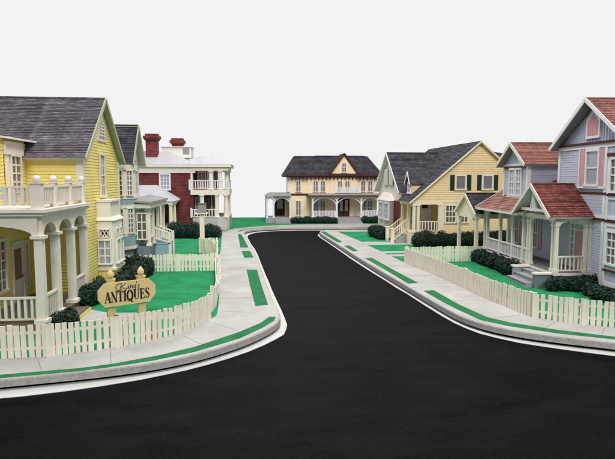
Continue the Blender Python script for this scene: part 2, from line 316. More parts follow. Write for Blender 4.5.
# ------------------------------------------------------------------ shared parts of houses
def window(par, F, u, v, wd, ht, trim='white', pane='curtain', cols=2, rows=2, arch=False, cas=.09, off=(0, 0, 0), sill=True, mt=.028, dbl=False, label=None):
    """one window: casing with sill and glazing bars, its panes a sub-part. u = centre, v = bottom of the opening"""
    b = MB(); a, c = u - wd / 2, u + wd / 2; t = v + ht
    if arch:
        r = wd / 2; n = 8; sp = t - r
        ring = [(u + (r + cas) * math.cos(math.pi * k / n), sp + (r + cas) * math.sin(math.pi * k / n)) for k in range(n + 1)]
        inn = [(u + r * math.cos(math.pi * k / n), sp + r * math.sin(math.pi * k / n)) for k in range(n + 1)]
        for k in range(n): b.fprism(F, [ring[k], ring[k + 1], inn[k + 1], inn[k]], 0, .085)
        top = sp
    else: top = t; b.fbox(F, a - cas, c + cas, t, t + cas * 1.3, 0, .095)
    b.fbox(F, a - cas, a, v, top, 0, .085); b.fbox(F, c, c + cas, v, top, 0, .085)
    b.fbox(F, a - cas - .03, c + cas + .03, v - cas, v, 0, .13 if sill else .09)
    for k in range(1, cols):
        x = a + wd * k / cols; m2 = mt * (2.2 if dbl and k * 2 == cols else 1); b.fbox(F, x - m2, x + m2, v, t - (wd / 2 * .1 if arch else 0), .026, .06)
    for k in range(1, rows):
        y = v + ht * k / rows; b.fbox(F, a, c, y - mt, y + mt, .027, .065 if k * 2 == rows else .04)
    o = b.build('window', trim, par, off); p = MB()
    if arch: p.fprism(F, [(a, v)] + [(c, v)] + inn, .006, .03)
    else: p.fbox(F, a, c, v, t, .004, .03)
    p.build('pane', pane, o, off)
    if label: o['label'] = label
    return o
def door(par, F, u, v, wd, ht, leaf='doorwhite', trim='white', pane='dimpane', off=(0, 0, 0), glass=(.14, .86, .38, .92), side=0, bars=0, transom=0, label=None):
    b = MB(); a, c = u - wd / 2, u + wd / 2; t = v + ht; e = .09
    b.fbox(F, a, c, v, t, 0, .035)
    b.fbox(F, a + wd * .16, u - .03, v + .1 * ht, v + .32 * ht, .035, .047); b.fbox(F, u + .03, c - wd * .16, v + .1 * ht, v + .32 * ht, .035, .047)
    o = b.build('door', leaf, par, off)
    f = MB(); L = a - side - (e if side else 0)
    f.fbox(F, L - e, c + e, t + transom, t + transom + e * 1.2, 0, .08); f.fbox(F, L - e, L, v, t + transom, 0, .07); f.fbox(F, c, c + e, v, t + transom, 0, .07)
    if side:
        f.fbox(F, a - e, a, v, t, 0, .07)
        f.fbox(F, L, a - e, v, v + ht * .15, 0, .05)
        for k in range(1, 5): y = v + ht * (.15 + .85 * k / 5); f.fbox(F, L, a - e, y - .025, y + .025, 0, .05)
    if transom: f.fbox(F, L, c, t, t + .06, 0, .06)
    f.build('door_frame', trim, par, off)
    g = MB()
    if glass: g.fbox(F, a + wd * glass[0], a + wd * glass[1], v + ht * glass[2], v + ht * glass[3], .036, .041)
    if side: g.fbox(F, L, a - e, v + ht * .15, t, .01, .02)
    if transom: g.fbox(F, L, c, t + .06, t + transom, .01, .02)
    if glass or side or transom: g.build('pane', pane, o, off)
    if bars:
        g = MB()
        for k in range(1, bars): y = v + ht * (glass[2] + (glass[3] - glass[2]) * k / bars); g.fbox(F, a + wd * glass[0], a + wd * glass[1], y - .02, y + .02, .042, .05)
        g.fbox(F, u - .02, u + .02, v + ht * glass[2], v + ht * glass[3], .042, .052); g.build('glazing_bar', leaf, o, off)
    k = MB(); k.lathe(F.P(c - .09, v + ht * .42, .06), [(.01, -.035), (.035, -.015), (.035, .015), (.01, .035)], 8); k.build('handle', 'flash', o, off)
    if label: o['label'] = label
    return o
def railing(par, p0, p1, h=.75, m='white', off=(0, 0, 0), gap=.16, bw=.05, low=.1, top=.09, name='railing'):
    """p0, p1: foot points (z = floor or stair slope)"""
    b = MB(); p0 = Vector(p0); p1 = Vector(p1); up = lambda z: Vector((0, 0, z))
    b.bar(p0 + up(h), p1 + up(h), top, .06); b.bar(p0 + up(low), p1 + up(low), .06, .05)
    n = max(2, int((p1 - p0).length / gap)); d = (p1 - p0) / n; h_ = Vector((d.x, d.y, 0)).normalized()
    for k in range(n + 1):
        q = p0 + d * (k if 0 < k < n else (.25 if k == 0 else n - .25))
        b.bar(q + up(low), q + up(h - .02), bw, bw, h_.cross(Z) if h_.length else Z)
    return b.build(name, m, par, off)
def column(par, x, y, z0, z1, r=.1, m='white', off=(0, 0, 0), sq=True, cap=.05, name='column'):
    b = MB()
    if sq:
        b.box(x - r, x + r, y - r, y + r, z0, z1); c = r + cap
        b.box(x - c, x + c, y - c, y + c, z0 - .0, z0 + .12); b.box(x - c, x + c, y - c, y + c, z1 - .09, z1 + .004)
    else: b.lathe((x, y, 0), [(r * 1.35, z0), (r * 1.35, z0 + .1), (r * 1.05, z0 + .14), (r, z0 + .3), (r * .86, z1 - .3), (r * .9, z1 - .14), (r * 1.3, z1 - .08), (r * 1.3, z1)], 16)
    return b.build(name, m, par, off)
def arch_panel(b, F, u0, u1, vs, vt, w0, w1, rise, e=.0):
    """a spandrel: straight top at vt, arched underside springing from vs between u0 and u1"""
    n = 12; c = (u0 + u1) / 2; r = (u1 - u0) / 2 - e
    pts = [(u0, vt), (u0, vs), (c - r, vs)] if e > 0 else [(u0, vt), (u0, vs)]
    pts += [(c - r * math.cos(math.pi * k / n), vs + rise * math.sin(math.pi * k / n)) for k in range(1, n)]
    pts += [(c + r, vs), (u1, vs), (u1, vt)] if e > 0 else [(u1, vs), (u1, vt)]
    b.fprism(F, pts, w0, w1)
def brackets(b, F, u, v, s, w=.05, both=True):
    """scroll-sawn corner brackets at both sides of a post head"""
    for sg in ((-1, 1) if both is True else (both,)):
        pts = [(u, v), (u + sg * s, v), (u + sg * s, v - .06)] + [(u + sg * s * (1 - math.sin(t)) * .92, v - .06 - s * .85 * (1 - math.cos(t))) for t in (.4, .8, 1.15, 1.4)] + [(u + sg * .02, v - s)]
        b.fprism(F, pts if sg > 0 else pts[::-1], -w / 2, w / 2)
def roof_slab(b, pts, th=.1):            # plain board under a roof plane
    P = [Vector(p) for p in pts]; n = Vector((0, 0, 0))
    for i in range(len(P)): n += P[i].cross(P[(i + 1) % len(P)])
    n.normalize(); b.prism([p for p in P], -n * th)
def gable_roof(par, x0, x1, y0, y1, ze, zr, axis, tile, trim, off, over=0, pitch=.2, th=.1, left=True, right=True, name='roof', soffit=None):
    """gable roof over a rectangle given at its eaves; axis = direction of the ridge"""
    b = MB(); t = MB()
    if axis == 'x':
        yc = (y0 + y1) / 2
        A = [(x0, y0, ze), (x1, y0, ze), (x1, yc, zr), (x0, yc, zr)]; B = [(x1, y1, ze), (x0, y1, ze), (x0, yc, zr), (x1, yc, zr)]
        ends = [(x0, -1), (x1, 1)]
    else:
        xc = (x0 + x1) / 2
        A = [(x1, y0, ze), (x1, y1, ze), (xc, y1, zr), (xc, y0, zr)]; B = [(x0, y1, ze), (x0, y0, ze), (xc, y0, zr), (xc, y1, zr)]
        ends = [(y0, -1), (y1, 1)]
    for q in (A, B): b.lap(q, pitch, .03, .005, .35); roof_slab(t, q, th)
    o = b.build(name, tile, par, off); r = MB()
    if soffit: t.build('soffit', soffit, o, off)
    else: r.v = t.v; r.f = t.f
    dz = .16; w_ = .05
    for (c, sg), on in zip(ends, (left, right)):
        if not on: continue
        if axis == 'x': seg = [((c + sg * w_ / 2, y0, ze - .04), (c + sg * w_ / 2, yc, zr - .04)), ((c + sg * w_ / 2, y1, ze - .04), (c + sg * w_ / 2, yc, zr - .04))]
        else: seg = [((x0, c + sg * w_ / 2, ze - .04), (xc, c + sg * w_ / 2, zr - .04)), ((x1, c + sg * w_ / 2, ze - .04), (xc, c + sg * w_ / 2, zr - .04))]
        for p, q in seg: r.bar(p, q, w_, dz)
    r.build('rake_board', trim, o, off)
    c = MB()
    if axis == 'x': c.bar((x0, yc, zr + .02), (x1, yc, zr + .02), .16, .05)
    else: c.bar((xc, y0, zr + .02), (xc, y1, zr + .02), .16, .05)
    c.build('ridge_cap', tile, o, off)
    return o
def solid(b, x0, x1, y0, y1, z0, z1): b.box(x0, x1, y0, y1, z0, z1)
def leaves(name, clumps, label, cat='hedge', group='dark green hedges', size=.062, dens=900, base=G0):
    """a clipped hedge or bush: many small leaf faces over twiggy clumps. clumps: (x, y, z, rx, ry, rz)"""
    rg = random.Random(len(clumps) * 31 + int(clumps[0][0] * 100)); b = MB()
    cx = sum(c[0] for c in clumps) / len(clumps); cy = sum(c[1] for c in clumps) / len(clumps)
    for (x, y, z, rx, ry, rz) in clumps:
        c = Vector((x, y, z)); k = len(b.v); n = 8; mm = 5
        for i in range(mm + 1):
            th = math.pi * i / mm
            for j in range(n):
                ph = 2 * math.pi * j / n; q = .74 * rg.uniform(.8, 1.05)
                p = c + Vector((rx * q * math.sin(th) * math.cos(ph), ry * q * math.sin(th) * math.sin(ph), rz * q * math.cos(th))); p.z = max(p.z, base + .002); b.v.append(p)
        for i in range(mm):
            for j in range(n): j2 = (j + 1) % n; b.f.append((k + i * n + j, k + (i + 1) * n + j, k + (i + 1) * n + j2, k + i * n + j2))
        area = (rx * ry + rx * rz + ry * rz)
        for _ in range(int(dens * area * 2.2) + 40):
            d = Vector((rg.gauss(0, 1), rg.gauss(0, 1), rg.gauss(0, 1))).normalized()
            q = rg.uniform(.72, 1.13); p = c + Vector((d.x * rx, d.y * ry, d.z * rz)) * q
            if p.z < base + .03: p.z = base + rg.uniform(.03, .2)
            s = size * rg.uniform(.5, 1.3)
            nn = (d + Vector((rg.gauss(0, .6), rg.gauss(0, .6), rg.gauss(0, .6)))).normalized(); t = nn.cross(Vector((rg.random(), rg.random(), rg.random() + .1))).normalized(); s2 = nn.cross(t)
            b.face([p - t * s, p + s2 * s * .5, p + t * s, p - s2 * s * .5])
    o = b.build(name, 'leaf', None, (cx, cy, base)); o.location = (cx, cy, base)
    return tag(o, label, cat, group)
def row(p0, p1, n, r, h, base=G0, jit=.12):
    rg = random.Random(int(abs(p0[0] * 37 + p0[1] * 11))); o = []
    for i in range(n):
        t = (i + .5) / n; x = p0[0] + (p1[0] - p0[0]) * t + rg.uniform(-jit, jit); y = p0[1] + (p1[1] - p0[1]) * t + rg.uniform(-jit, jit)
        hh = h * rg.uniform(.82, 1.1); o.append((x, y, base + hh * .48, r * rg.uniform(.85, 1.15), r * rg.uniform(.85, 1.15), hh * .55))
    return o

# ------------------------------------------------------------------ yellow house with balcony (left foreground)
OY = (-8.5, 21.2, G0)
H = empty('yellow_house', OY, 'yellow clapboard house with balcony above an arched porch, at left', 'house', 'houses along the street')
FX = lambda x, y=0: Fr((x, y, 0), (1, 0))    # faces +X: u = y - y0
FY = lambda y, x=0: Fr((x, y, 0), (0, -1))   # faces -Y: u = x - x0
FW = lambda x, y=0: Fr((x, y, 0), (-1, 0))   # faces -X: u = -(y - y0)
b = MB(); XW = -6.35; Ya, Yb = 21.2, 26.75; Yc = (Ya + Yb) / 2
b.box(-17, XW - .03, Ya + .03, Yb - .03, G0, 5.85)
b.prism([(XW - .03, Ya + .03, 5.85), (XW - .03, Yb - .03, 5.85), (XW - .03, Yc, 8.12)], (-.3, 0, 0))
b.lap([(-17, Ya, G0), (XW, Ya, G0), (XW, Ya, 5.85), (-17, Ya, 5.85)], .125, .03, .003)
b.lap([(XW, Ya, G0), (XW, Yb, G0), (XW, Yb, 5.85), (XW, Yc, 8.15), (XW, Ya, 5.85)], .12, .02, .002)
# projecting wing towards the viewer
b.box(-17, -8.43, 18.0, Ya + .05, G0, 3.85); b.box(-17, -8.43, 19.45, Ya + .05, 3.85, 6.4)
b.lap([(-8.4, 18.0, G0), (-8.4, Ya, G0), (-8.4, Ya, 3.85), (-8.4, 18.0, 3.85)], .125, .03, .003)
b.lap([(-8.4, 19.42, 3.85), (-8.4, Ya, 3.85), (-8.4, Ya, 6.3), (-8.4, 19.42, 6.3)], .125, .03, .003)
b.lap([(-17, 19.42, 3.85), (-8.4, 19.42, 3.85), (-8.4, 19.42, 6.3), (-17, 19.42, 6.3)], .125, .03, .003)
b.build('wall', 'yellow', H, OY)
b = MB()
b.fbox(FY(Ya), XW - .22, XW + .04, G0, 5.7, 0, .05); b.fbox(FX(XW), Ya - .05, Ya + .14, G0, 5.8, 0, .05); b.build('corner_board', 'greytrim', H, OY)
b = MB(); b.fbox(FX(XW), Yb - .14, Yb + .03, G0, 5.8, 0, .05); b.build('corner_board', 'greytrim', H, OY)
b = MB(); b.fbox(FY(Ya), -8.4, XW, 5.68, 5.79, 0, .07); b.build('frieze', 'greytrim', H, OY)
gable_roof(H, -17, -6.12, 20.85, 27.1, 5.78, 8.4, 'x', 'slate', 'sageeave', OY, left=False, pitch=.105)
b = MB()                                   # flat canopy roof of the projecting wing
b.prism([(-8.1, 19.15, 6.36), (-8.1, 21.9, 6.36), (-17, 21.9, 7.4), (-17, 19.15, 7.4)], (0, 0, .07)); b.build('wing_roof', 'offwhite', H, OY)
b = MB(); b.fbox(FX(-8.4), 19.42, 20.85, 5.85, 6.3, 0, .1); b.fbox(FX(-8.4), 19.5, 19.72, 3.9, 5.85, 0, .05); b.build('frieze', 'offwhite', H, OY)
b = MB(); b.lap([(-17, 18.9, 5.55), (-9.2, 18.9, 5.55), (-9.2, 19.42, 5.98), (-17, 19.42, 5.98)], .14, .03); roof_slab(b, [(-17, 18.9, 5.55), (-9.2, 18.9, 5.55), (-9.2, 19.42, 5.98), (-17, 19.42, 5.98)], .08); b.build('hood_roof', 'slate', H, OY)
window(H, FX(-8.4), 20.25, 4.6, .72, 1.2, 'offwhite', 'dimpane', 2, 4, off=OY)
window(H, FX(-8.4), 18.72, 1.25, .62, 1.65, 'offwhite', 'dimpane', 2, 5, off=OY)
door(H, FX(-8.4), 20.05, .62, .8, 2.05, off=OY, trim='offwhite', side=0, bars=0); 
window(H, FX(-8.4), 20.78, 1.0, .16, 1.65, 'offwhite', 'darkpane', 1, 5, off=OY, cas=.07, sill=False)
window(H, FX(XW), 23.8, 4.3, .6, 1.7, 'offwhite', 'dimpane', 2, 4, off=OY)
# triangular louvred vent in the gable
b = MB(); F = FX(XW)
b.fprism(F, [(Yc - .7, 6.6), (Yc + .7, 6.6), (Yc + .12, 7.6), (Yc - .12, 7.6)], 0, .06); v_ = b.build('gable_vent', 'offwhite', H, OY)
b = MB(); b.fprism(F, [(Yc - .56, 6.7), (Yc + .56, 6.7), (Yc + .1, 7.48), (Yc - .1, 7.48)], .06, .066); b.build('louvre', 'darkpane', v_, OY)
b = MB()
for k in range(1, 6): y = 6.68 + k * .135; h = .6 - k * .08; b.fbox(F, Yc - h, Yc + h, y, y + .05, .06, .09)
b.fbox(F, Yc - .22, Yc - .17, 6.66, 7.3, .06, .085); b.fbox(F, Yc + .17, Yc + .22, 6.66, 7.3, .06, .085); b.build('slat', 'offwhite', v_, OY)
# box bay window on the gable side
bx0, bx1, by0, by1 = XW, -5.66, 22.8, 24.35
bay = MB(); bay.prism([(bx0, by0, 1.28), (bx1 - .08, by0, 1.28), (bx1, by0 + .1, 1.28), (bx1, by1 - .1, 1.28), (bx1 - .08, by1, 1.28), (bx0, by1, 1.28)], (0, 0, 2.0))
bay.hexa([(bx0, by0 - .06, 3.28), (bx1 + .05, by0 - .06, 3.28), (bx1 + .05, by1 + .06, 3.28), (bx0, by1 + .06, 3.28), (bx0, by0 + .02, 3.42), (bx1 - .06, by0 + .02, 3.42), (bx1 - .06, by1 - .02, 3.42), (bx0, by1 - .02, 3.42)])
bay.box(bx0, bx1 - .12, by0 + .04, by1 - .04, 3.4, 4.06); bay.box(bx0, bx1 - .05, by0 - .0, by1 + .0, 4.06, 4.14)
bay.box(bx0, bx1 + .05, by0 - .05, by1 + .05, 1.2, 1.3)
bo = bay.build('bay_window', 'ivory', H, OY)
b = MB(); b.box(bx0, bx1 - .06, by0 + .03, by1 - .03, G0, 1.2); b.build('bay_foundation', 'yellow', H, OY)
def lattice(par, F, u0, u1, v0, v1, trim, off):
    b = MB(); b.fbox(F, u0, u1, v0, v1, .004, .01); o = b.build('lattice_pane', 'darkpane', par, off); b = MB()
    n = 3; d = (u1 - u0) / n
    for k in range(n):
        a = u0 + k * d; b.bar(F.P(a, v0, .02), F.P(a + d, v1, .02), .03, .02, F.n); b.bar(F.P(a, v1, .03), F.P(a + d, v0, .03), .03, .02, F.n)
    for p, q in (((u0, v0), (u1, v0)), ((u1, v0), (u1, v1)), ((u1, v1), (u0, v1)), ((u0, v1), (u0, v0))): b.bar(F.P(*p, .03), F.P(*q, .03), .045, .05, F.n)
    b.build('lattice', trim, o, off)
window(bo, FY(by0), bx0 + .31, 1.5, .44, .95, 'ivory', 'palecurtain', 2, 3, off=OY, cas=.05)
lattice(bo, FY(by0), bx0 + .1, bx0 + .53, 2.6, 2.92, 'ivory', OY)
window(bo, FX(bx1), 23.25, 1.5, .42, .95, 'ivory', 'palecurtain', 2, 3, off=OY, cas=.05); window(bo, FX(bx1), 23.9, 1.5, .42, .95, 'ivory', 'palecurtain', 2, 3, off=OY, cas=.05)
lattice(bo, FX(bx1), 23.05, 23.45, 2.6, 2.92, 'ivory', OY); lattice(bo, FX(bx1), 23.7, 24.1, 2.6, 2.92, 'ivory', OY)
# porch: floor, columns, arcade, balcony
PX = -6.35; PY = 16.75; col_y = [16.75, 18.05, 19.55, 21.0]
b = MB(); b.box(-17, PX + .12, PY - .12, Ya, G0, .62); b.build('porch_floor', 'brownfloor', H, OY)
for y in col_y: column(H, PX, y, .62, 3.3, .12, 'greytrim', OY, cap=.07)
b = MB(); F = FX(PX)
for y0, y1 in zip(col_y, col_y[1:]): arch_panel(b, F, y0, y1, 3.3, 3.9, -.1, .1, .36, .13)
F = FY(PY); arch_panel(b, F, -10.3, PX, 3.3, 3.9, -.1, .1, .34, .16); arch_panel(b, F, -14.2, -10.3, 3.3, 3.9, -.1, .1, .34, .16)
b.build('porch_arcade', 'greytrim', H, OY)
column(H, -10.3, PY, .62, 3.3, .12, 'greytrim', OY, cap=.07)
b = MB(); b.box(-17, PX + .2, PY - .2, Ya, 3.9, 4.0); b.box(-17, PX + .28, PY - .28, Ya, 4.0, 4.1); b.box(-17, PX + .14, PY - .14, Ya - .0, 3.86, 3.9)
b.build('balcony_floor', 'greytrim', H, OY)
b = MB()
for y in [16.75, 18.1, 19.55, 21.0]:
    big = .15 if y == 16.75 else .1; q = MB(); q.box(PX - big, PX + big, y - big, y + big, 4.1, 4.86); q.box(PX - big - .03, PX + big + .03, y - big - .03, y + big + .03, 4.86, 4.9)
    q.lathe((PX, y, 4.99), [(.03, -.1), (.08, -.08), (.12, -.03), (.125, .02), (.1, .08), (.05, .115), (.01, .125)], 14); q.build('balcony_post', 'greytrim', H, OY)
for y0, y1 in ((16.9, 18.0), (18.2, 19.45), (19.65, 20.9)): railing(H, (PX, y0, 4.1), (PX, y1, 4.1), .66, 'greytrim', OY, .13, .075, .14, .12, 'balcony_railing')
rl = railing(H, (-17, PY, 4.1), (PX - .15, PY, 4.1), .66, 'greytrim', OY, .25, .11, .14, .12, 'balcony_railing')
b = MB(); F = FY(PY); x = PX - .45
while x > -12: b.fbox(F, x - .1, x + .1, 4.38, 4.52, -.02, .02); b.fbox(F, x - .1, x + .1, 4.6, 4.7, -.02, .02); x -= .5
b.build('fretwork', 'greytrim', rl, OY)
railing(H, (-17, PY, .62), (PX - .1, PY, .62), .78, 'greytrim', OY, .19, .075, .12, .12)
railing(H, (PX, 16.87, .62), (PX, 17.93, .62), .78, 'greytrim', OY, .15, .06, .12, .11); railing(H, (PX, 19.67, .62), (PX, 20.88, .62), .78, 'greytrim', OY, .15, .06, .12, .11)
b = MB(); b.box(PX + .12, PX + .62, 18.15, 19.45, G0, .47); b.build('step', 'brownfloor', H, OY)
b = MB(); b.box(PX + .16, PX + .6, 18.1, 18.15, G0, .46); b.box(PX + .62, PX + .645, 18.15, 19.45, G0, .44); b.build('step_riser', 'yellow', H, OY)
leaves('hedge', row((-6.0, 17.0), (-5.8, 17.9), 3, .24, .5), 'small dark bush beside the porch step of the yellow house', 'bush', 'dark bushes')
leaves('hedge', row((-5.95, 19.85), (-5.85, 22.2), 6, .32, .75), 'dark bush between the porch step and the bay window of the yellow house', 'bush', 'dark bushes')
leaves('hedge', row((-5.45, 22.5), (-5.2, 26.6), 9, .38, .8), 'dark bushes behind the antiques sign beside the bay window', 'bush', 'dark bushes')

# ------------------------------------------------------------------ antiques sign
sx, sy = -4.05, 17.7; ang = R(32)
SG = empty('shop_sign', (sx, sy, G0), 'tan antiques sign with clipped corners on two posts behind the picket fence', 'sign', rz=ang)
F = Fr((0, 0, 0), (0, -1))
b = MB(); b.fprism(F, [(-.73, .62), (.73, .62), (.94, .87), (.94, 1.16), (.73, 1.39), (-.73, 1.39), (-.94, 1.16), (-.94, .87)], 0, .08); BD = b.build('board', 'signtan', SG)
for x in (-.5, .5):
    b = MB(); b.fbox(F, x - .125, x + .125, 0, 1.46, -.14, 0); b.fbox(F, x - .14, x + .14, 1.46, 1.51, -.17, .03)
    b.lathe((x, .07, 1.51), [(.05, 0), (.09, .03), (.12, .09), (.11, .17), (.06, .25), (.015, .3)], 12); b.build('post', 'signtan', SG)
def ribbon(b, pts, wd, w1=.09):
    for (x0, y0), (x1, y1) in zip(pts, pts[1:]):
        d = Vector((x1 - x0, y1 - y0)); L = d.length
        if L < 1e-5: continue
        d /= L; n = Vector((-d.y, d.x)) * wd / 2; e = d * wd * .25
        b.fprism(F, [(x0 - n.x - e.x, y0 - n.y - e.y), (x1 - n.x + e.x, y1 - n.y + e.y), (x1 + n.x + e.x, y1 + n.y + e.y), (x0 + n.x - e.x, y0 + n.y - e.y)], .08, w1)
arc = lambda cx, cy, rx, ry, a0, a1, n=10: [(cx + rx * math.cos(R(a0 + (a1 - a0) * k / n)), cy + ry * math.sin(R(a0 + (a1 - a0) * k / n))) for k in range(n + 1)]
T, t_ = .2, .07   # thick and thin strokes, in letter heights
GL = {'A': (.78, [([(.1, 0), (.42, 1)], t_), ([(.42, 1), (.7, 0)], T), ([(.2, .33), (.6, .33)], t_), ([(0, 0), (.24, 0)], t_), ([(.56, 0), (.84, 0)], t_)]),
      'N': (.8, [([(.12, 0), (.12, 1)], t_), ([(.12, 1), (.68, 0)], T), ([(.68, 0), (.68, 1)], t_), ([(0, 0), (.24, 0)], t_), ([(0, 1), (.16, 1)], t_), ([(.56, 1), (.8, 1)], t_)]),
      'T': (.7, [([(.35, 0), (.35, 1)], T), ([(.0, 1), (.7, 1)], t_), ([(.02, 1), (0, .78)], t_), ([(.68, 1), (.7, .78)], t_), ([(.2, 0), (.5, 0)], t_)]),
      'I': (.34, [([(.17, 0), (.17, 1)], T), ([(0, 0), (.34, 0)], t_), ([(0, 1), (.34, 1)], t_)]),
      'Q': (.86, [(arc(.42, .46, .36, .56, 0, 360, 20), t_ * 1.3), (arc(.42, .46, .35, .5, 120, 240, 8), T), (arc(.42, .46, .35, .5, -60, 60, 8), T), ([(.42, .1), (.62, -.18), (.8, -.2)], T * .6)]),
      'U': (.78, [([(.16, 1), (.16, .3)] + arc(.4, .3, .24, .32, 180, 360, 10)[1:] + [(.64, 1)], t_), ([(.16, 1), (.16, .25)], T), ([(.02, 1), (.32, 1)], t_), ([(.52, 1), (.76, 1)], t_)]),
      'E': (.66, [([(.16, 0), (.16, 1)], T), ([(0, 1), (.58, 1), (.6, .8)], t_), ([(.16, .53), (.46, .53)], t_), ([(.46, .43), (.46, .63)], t_), ([(0, 0), (.6, 0), (.63, .22)], t_)]),
      'S': (.62, [(arc(.3, .74, .23, .26, 20, 200, 8) + [(.2, .58), (.42, .44)] + arc(.3, .27, .24, .27, 20, -160, 8), t_ * 1.3), ([(.12, .7), (.3, .52), (.48, .34)], T)])}
b = MB(); word = 'ANTIQUES'; h = .32; tot = sum(GL[c][0] + .07 for c in word); sc = 1.5 / (tot * h); x = -.75
for c in word:
    wd, st = GL[c]
    for pts, k in st: ribbon(b, [(x + px * h * sc, .77 + py * h) for px, py in pts], k * h * .92)
    x += (wd + .07) * h * sc
b.build('lettering', 'ink', BD)
# flowing script line above: King's
sc_ = [[(-.36, 1.2), (-.42, 1.26), (-.34, 1.36), (-.2, 1.37), (-.27, 1.17)], [(-.05, 1.37), (-.22, 1.27), (-.16, 1.22), (-.06, 1.17), (.0, 1.2)], [(.0, 1.2), (.04, 1.28), (.02, 1.18), (.07, 1.2)],
       [(.07, 1.2), (.1, 1.28), (.08, 1.17), (.11, 1.25), (.16, 1.28), (.16, 1.18), (.2, 1.2)], [(.28, 1.27), (.22, 1.26), (.21, 1.2), (.27, 1.2), (.29, 1.28), (.26, 1.12), (.19, 1.12)], [(.3, 1.33), (.33, 1.38)], [(.42, 1.28), (.36, 1.25), (.41, 1.2), (.34, 1.17)], [(.05, 1.33), (.065, 1.345)], [(-.4, 1.17), (-.3, 1.15), (-.2, 1.18)]]
b = MB()
for st in sc_: ribbon(b, [(px * .95, py - .03) for px, py in st], .016)
b.build('script_lettering', 'ink', BD)

# ------------------------------------------------------------------ picket fences
def fence(runs, label, m='picket', h=.88, pitch=.172, pw=.128, lean=0, group='white picket fences', post_every=0, wide_ends=True, sag=.03):
    base = runs[0][0]; root = empty('picket_fence', (base[0], base[1], G0), label, 'fence', group)
    off = (base[0], base[1], G0); rg = random.Random(int(abs(base[0] * 91 + base[1] * 7)))
    for pts in runs:
        b = MB(); P = [Vector((x, y, G0)) for x, y in pts]
        for i in range(len(P) - 1):
            a, c = P[i], P[i + 1]; d = c - a; L = d.length; d = d / L; sd = d.cross(Z)
            for z in (.24, .66): b.bar(a + Z * (z * h / .88) - sd * .035, c + Z * (z * h / .88) - sd * .035, .035, .07)
            n = max(1, round(L / pitch))
            for k in range(n):
                q = a + d * (L * (k + .5) / n) + d * rg.uniform(-.012, .012); hh = h * rg.uniform(.975, 1.015); w_ = pw * rg.uniform(.88, 1.1)
                t = Vector((rg.uniform(-.02, .02), rg.uniform(-.02, .02), 0)) + sd * lean * rg.uniform(.2, 1)
                if lean and rg.random() < .3: t += d * rg.uniform(-.08, .08)
                u = d * w_ / 2; s_ = sd * .018; f0 = q - sd * .01 + Z * .004; top = q + t * 1 + Z * hh
                b.hexa([f0 - u - s_, f0 + u - s_, f0 + u + s_, f0 - u + s_, top - u - s_, top + u - s_, top + u + s_, top - u + s_])
        b.build('picket_panel', m, root, off)
        for p in ((P[0], P[-1]) if wide_ends else ()):
            q = MB(); dd = (P[1] - P[0]).normalized() if p is P[0] else (P[-1] - P[-2]).normalized(); s_ = dd.cross(Z)
            hh = h * 1.02; a = p - s_ * 0; u = dd * .062; w_ = s_ * .04
            q.hexa([a - u - w_, a + u - w_, a + u + w_, a - u + w_] + [v + Z * hh for v in (a - u - w_, a + u - w_, a + u + w_, a - u + w_)])
            q.hexa([v + Z * hh for v in (a - u * 1.15 - w_ * 1.2, a + u * 1.15 - w_ * 1.2, a + u * 1.15 + w_ * 1.2, a - u * 1.15 + w_ * 1.2)] + [v + Z * (hh + .018) for v in (a - u * 1.15 - w_ * 1.2, a + u * 1.15 - w_ * 1.2, a + u * 1.15 + w_ * 1.2, a - u * 1.15 + w_ * 1.2)])
            q.build('post', m, root, off)
    return root
fence([[(-10.5, 14.2), (-8.2, 14.28)], [(-8.2, 14.28), (-6.57, 14.38), (-5.35, 14.42)], [(-5.35, 14.42), (-4.45, 14.72), (-3.75, 15.05)], [(-3.75, 15.05), (-2.9, 15.55), (-2.2, 16.15)], [(-2.2, 16.15), (-1.7, 16.9), (-1.4, 17.7)]],
      'ivory picket fence curving in front of the antiques sign, nearest the viewer')
fence([[(-1.4, 18.9), (-1.3, 19.6), (-1.35, 21.2), (-1.48, 23.03), (-1.66, 25.6), (-1.8, 27.5)]], 'leaning picket fence along the left pavement beyond the corner', lean=.16)
fence([[(-6.4, 27.52), (-3.75, 27.5)], [(-3.75, 27.5), (-1.95, 27.5)]], 'straight picket fence across the back of the lawn behind the antiques sign', 'picketgreen')
fence([[(-3.25, 34.4), (-2.4, 33.2)], [(-2.4, 33.2), (-2.0, 31.6)], [(-3.25, 34.4), (-2.15, 34.6), (-2.0, 31.6)]], 'short cluster of picket gate panels under the box topped post', 'picketgreen', h=.95, lean=.05)
fence([[(8.65, 29.0), (8.99, 25.07), (9.2, 21.89)], [(9.17, 21.7), (9.21, 19.75), (9.5, 17.05)], [(9.55, 16.85), (10.1, 16.35), (10.7, 15.86)], [(10.7, 15.86), (11.44, 15.4), (12.6, 14.75)], [(12.6, 14.75), (15, 13.5)]],
      'long white picket fence in front of the lavender house', h=.84, pitch=.172, pw=.128)
fence([[(8.75, 29.05), (11.2, 29.08)], [(11.2, 29.08), (13.4, 29.08)]], 'picket fence between the cream house and the lavender house', 'picketgreen')
# post with a box on top
PB = empty('box_post', (-3.1, 34.6, G0), 'tall cream post carrying a small grey box, by the picket gate', 'post')
b = MB(); b.box(-.14, .14, -.12, .12, 0, 2.5); b.box(-.22, .22, -.2, .2, 0, .15); b.build('post', 'creamtrim', PB)
b = MB(); b.box(-.42, .38, -.3, .3, 2.5, 2.56); b.build('shelf', 'creamtrim', PB)
b = MB(); b.hexa([(-.3, -.2, 2.58), (.3, -.2, 2.58), (.3, .2, 2.58), (-.3, .2, 2.58), (-.2, -.16, 3.1), (.26, -.16, 3.1), (.26, .16, 3.1), (-.2, .16, 3.1)]); bo = b.build('box', 'flash', PB)
b = MB(); b.box(-.25, .3, -.2, .2, 3.1, 3.16); b.build('lid', 'porchfloor', bo)

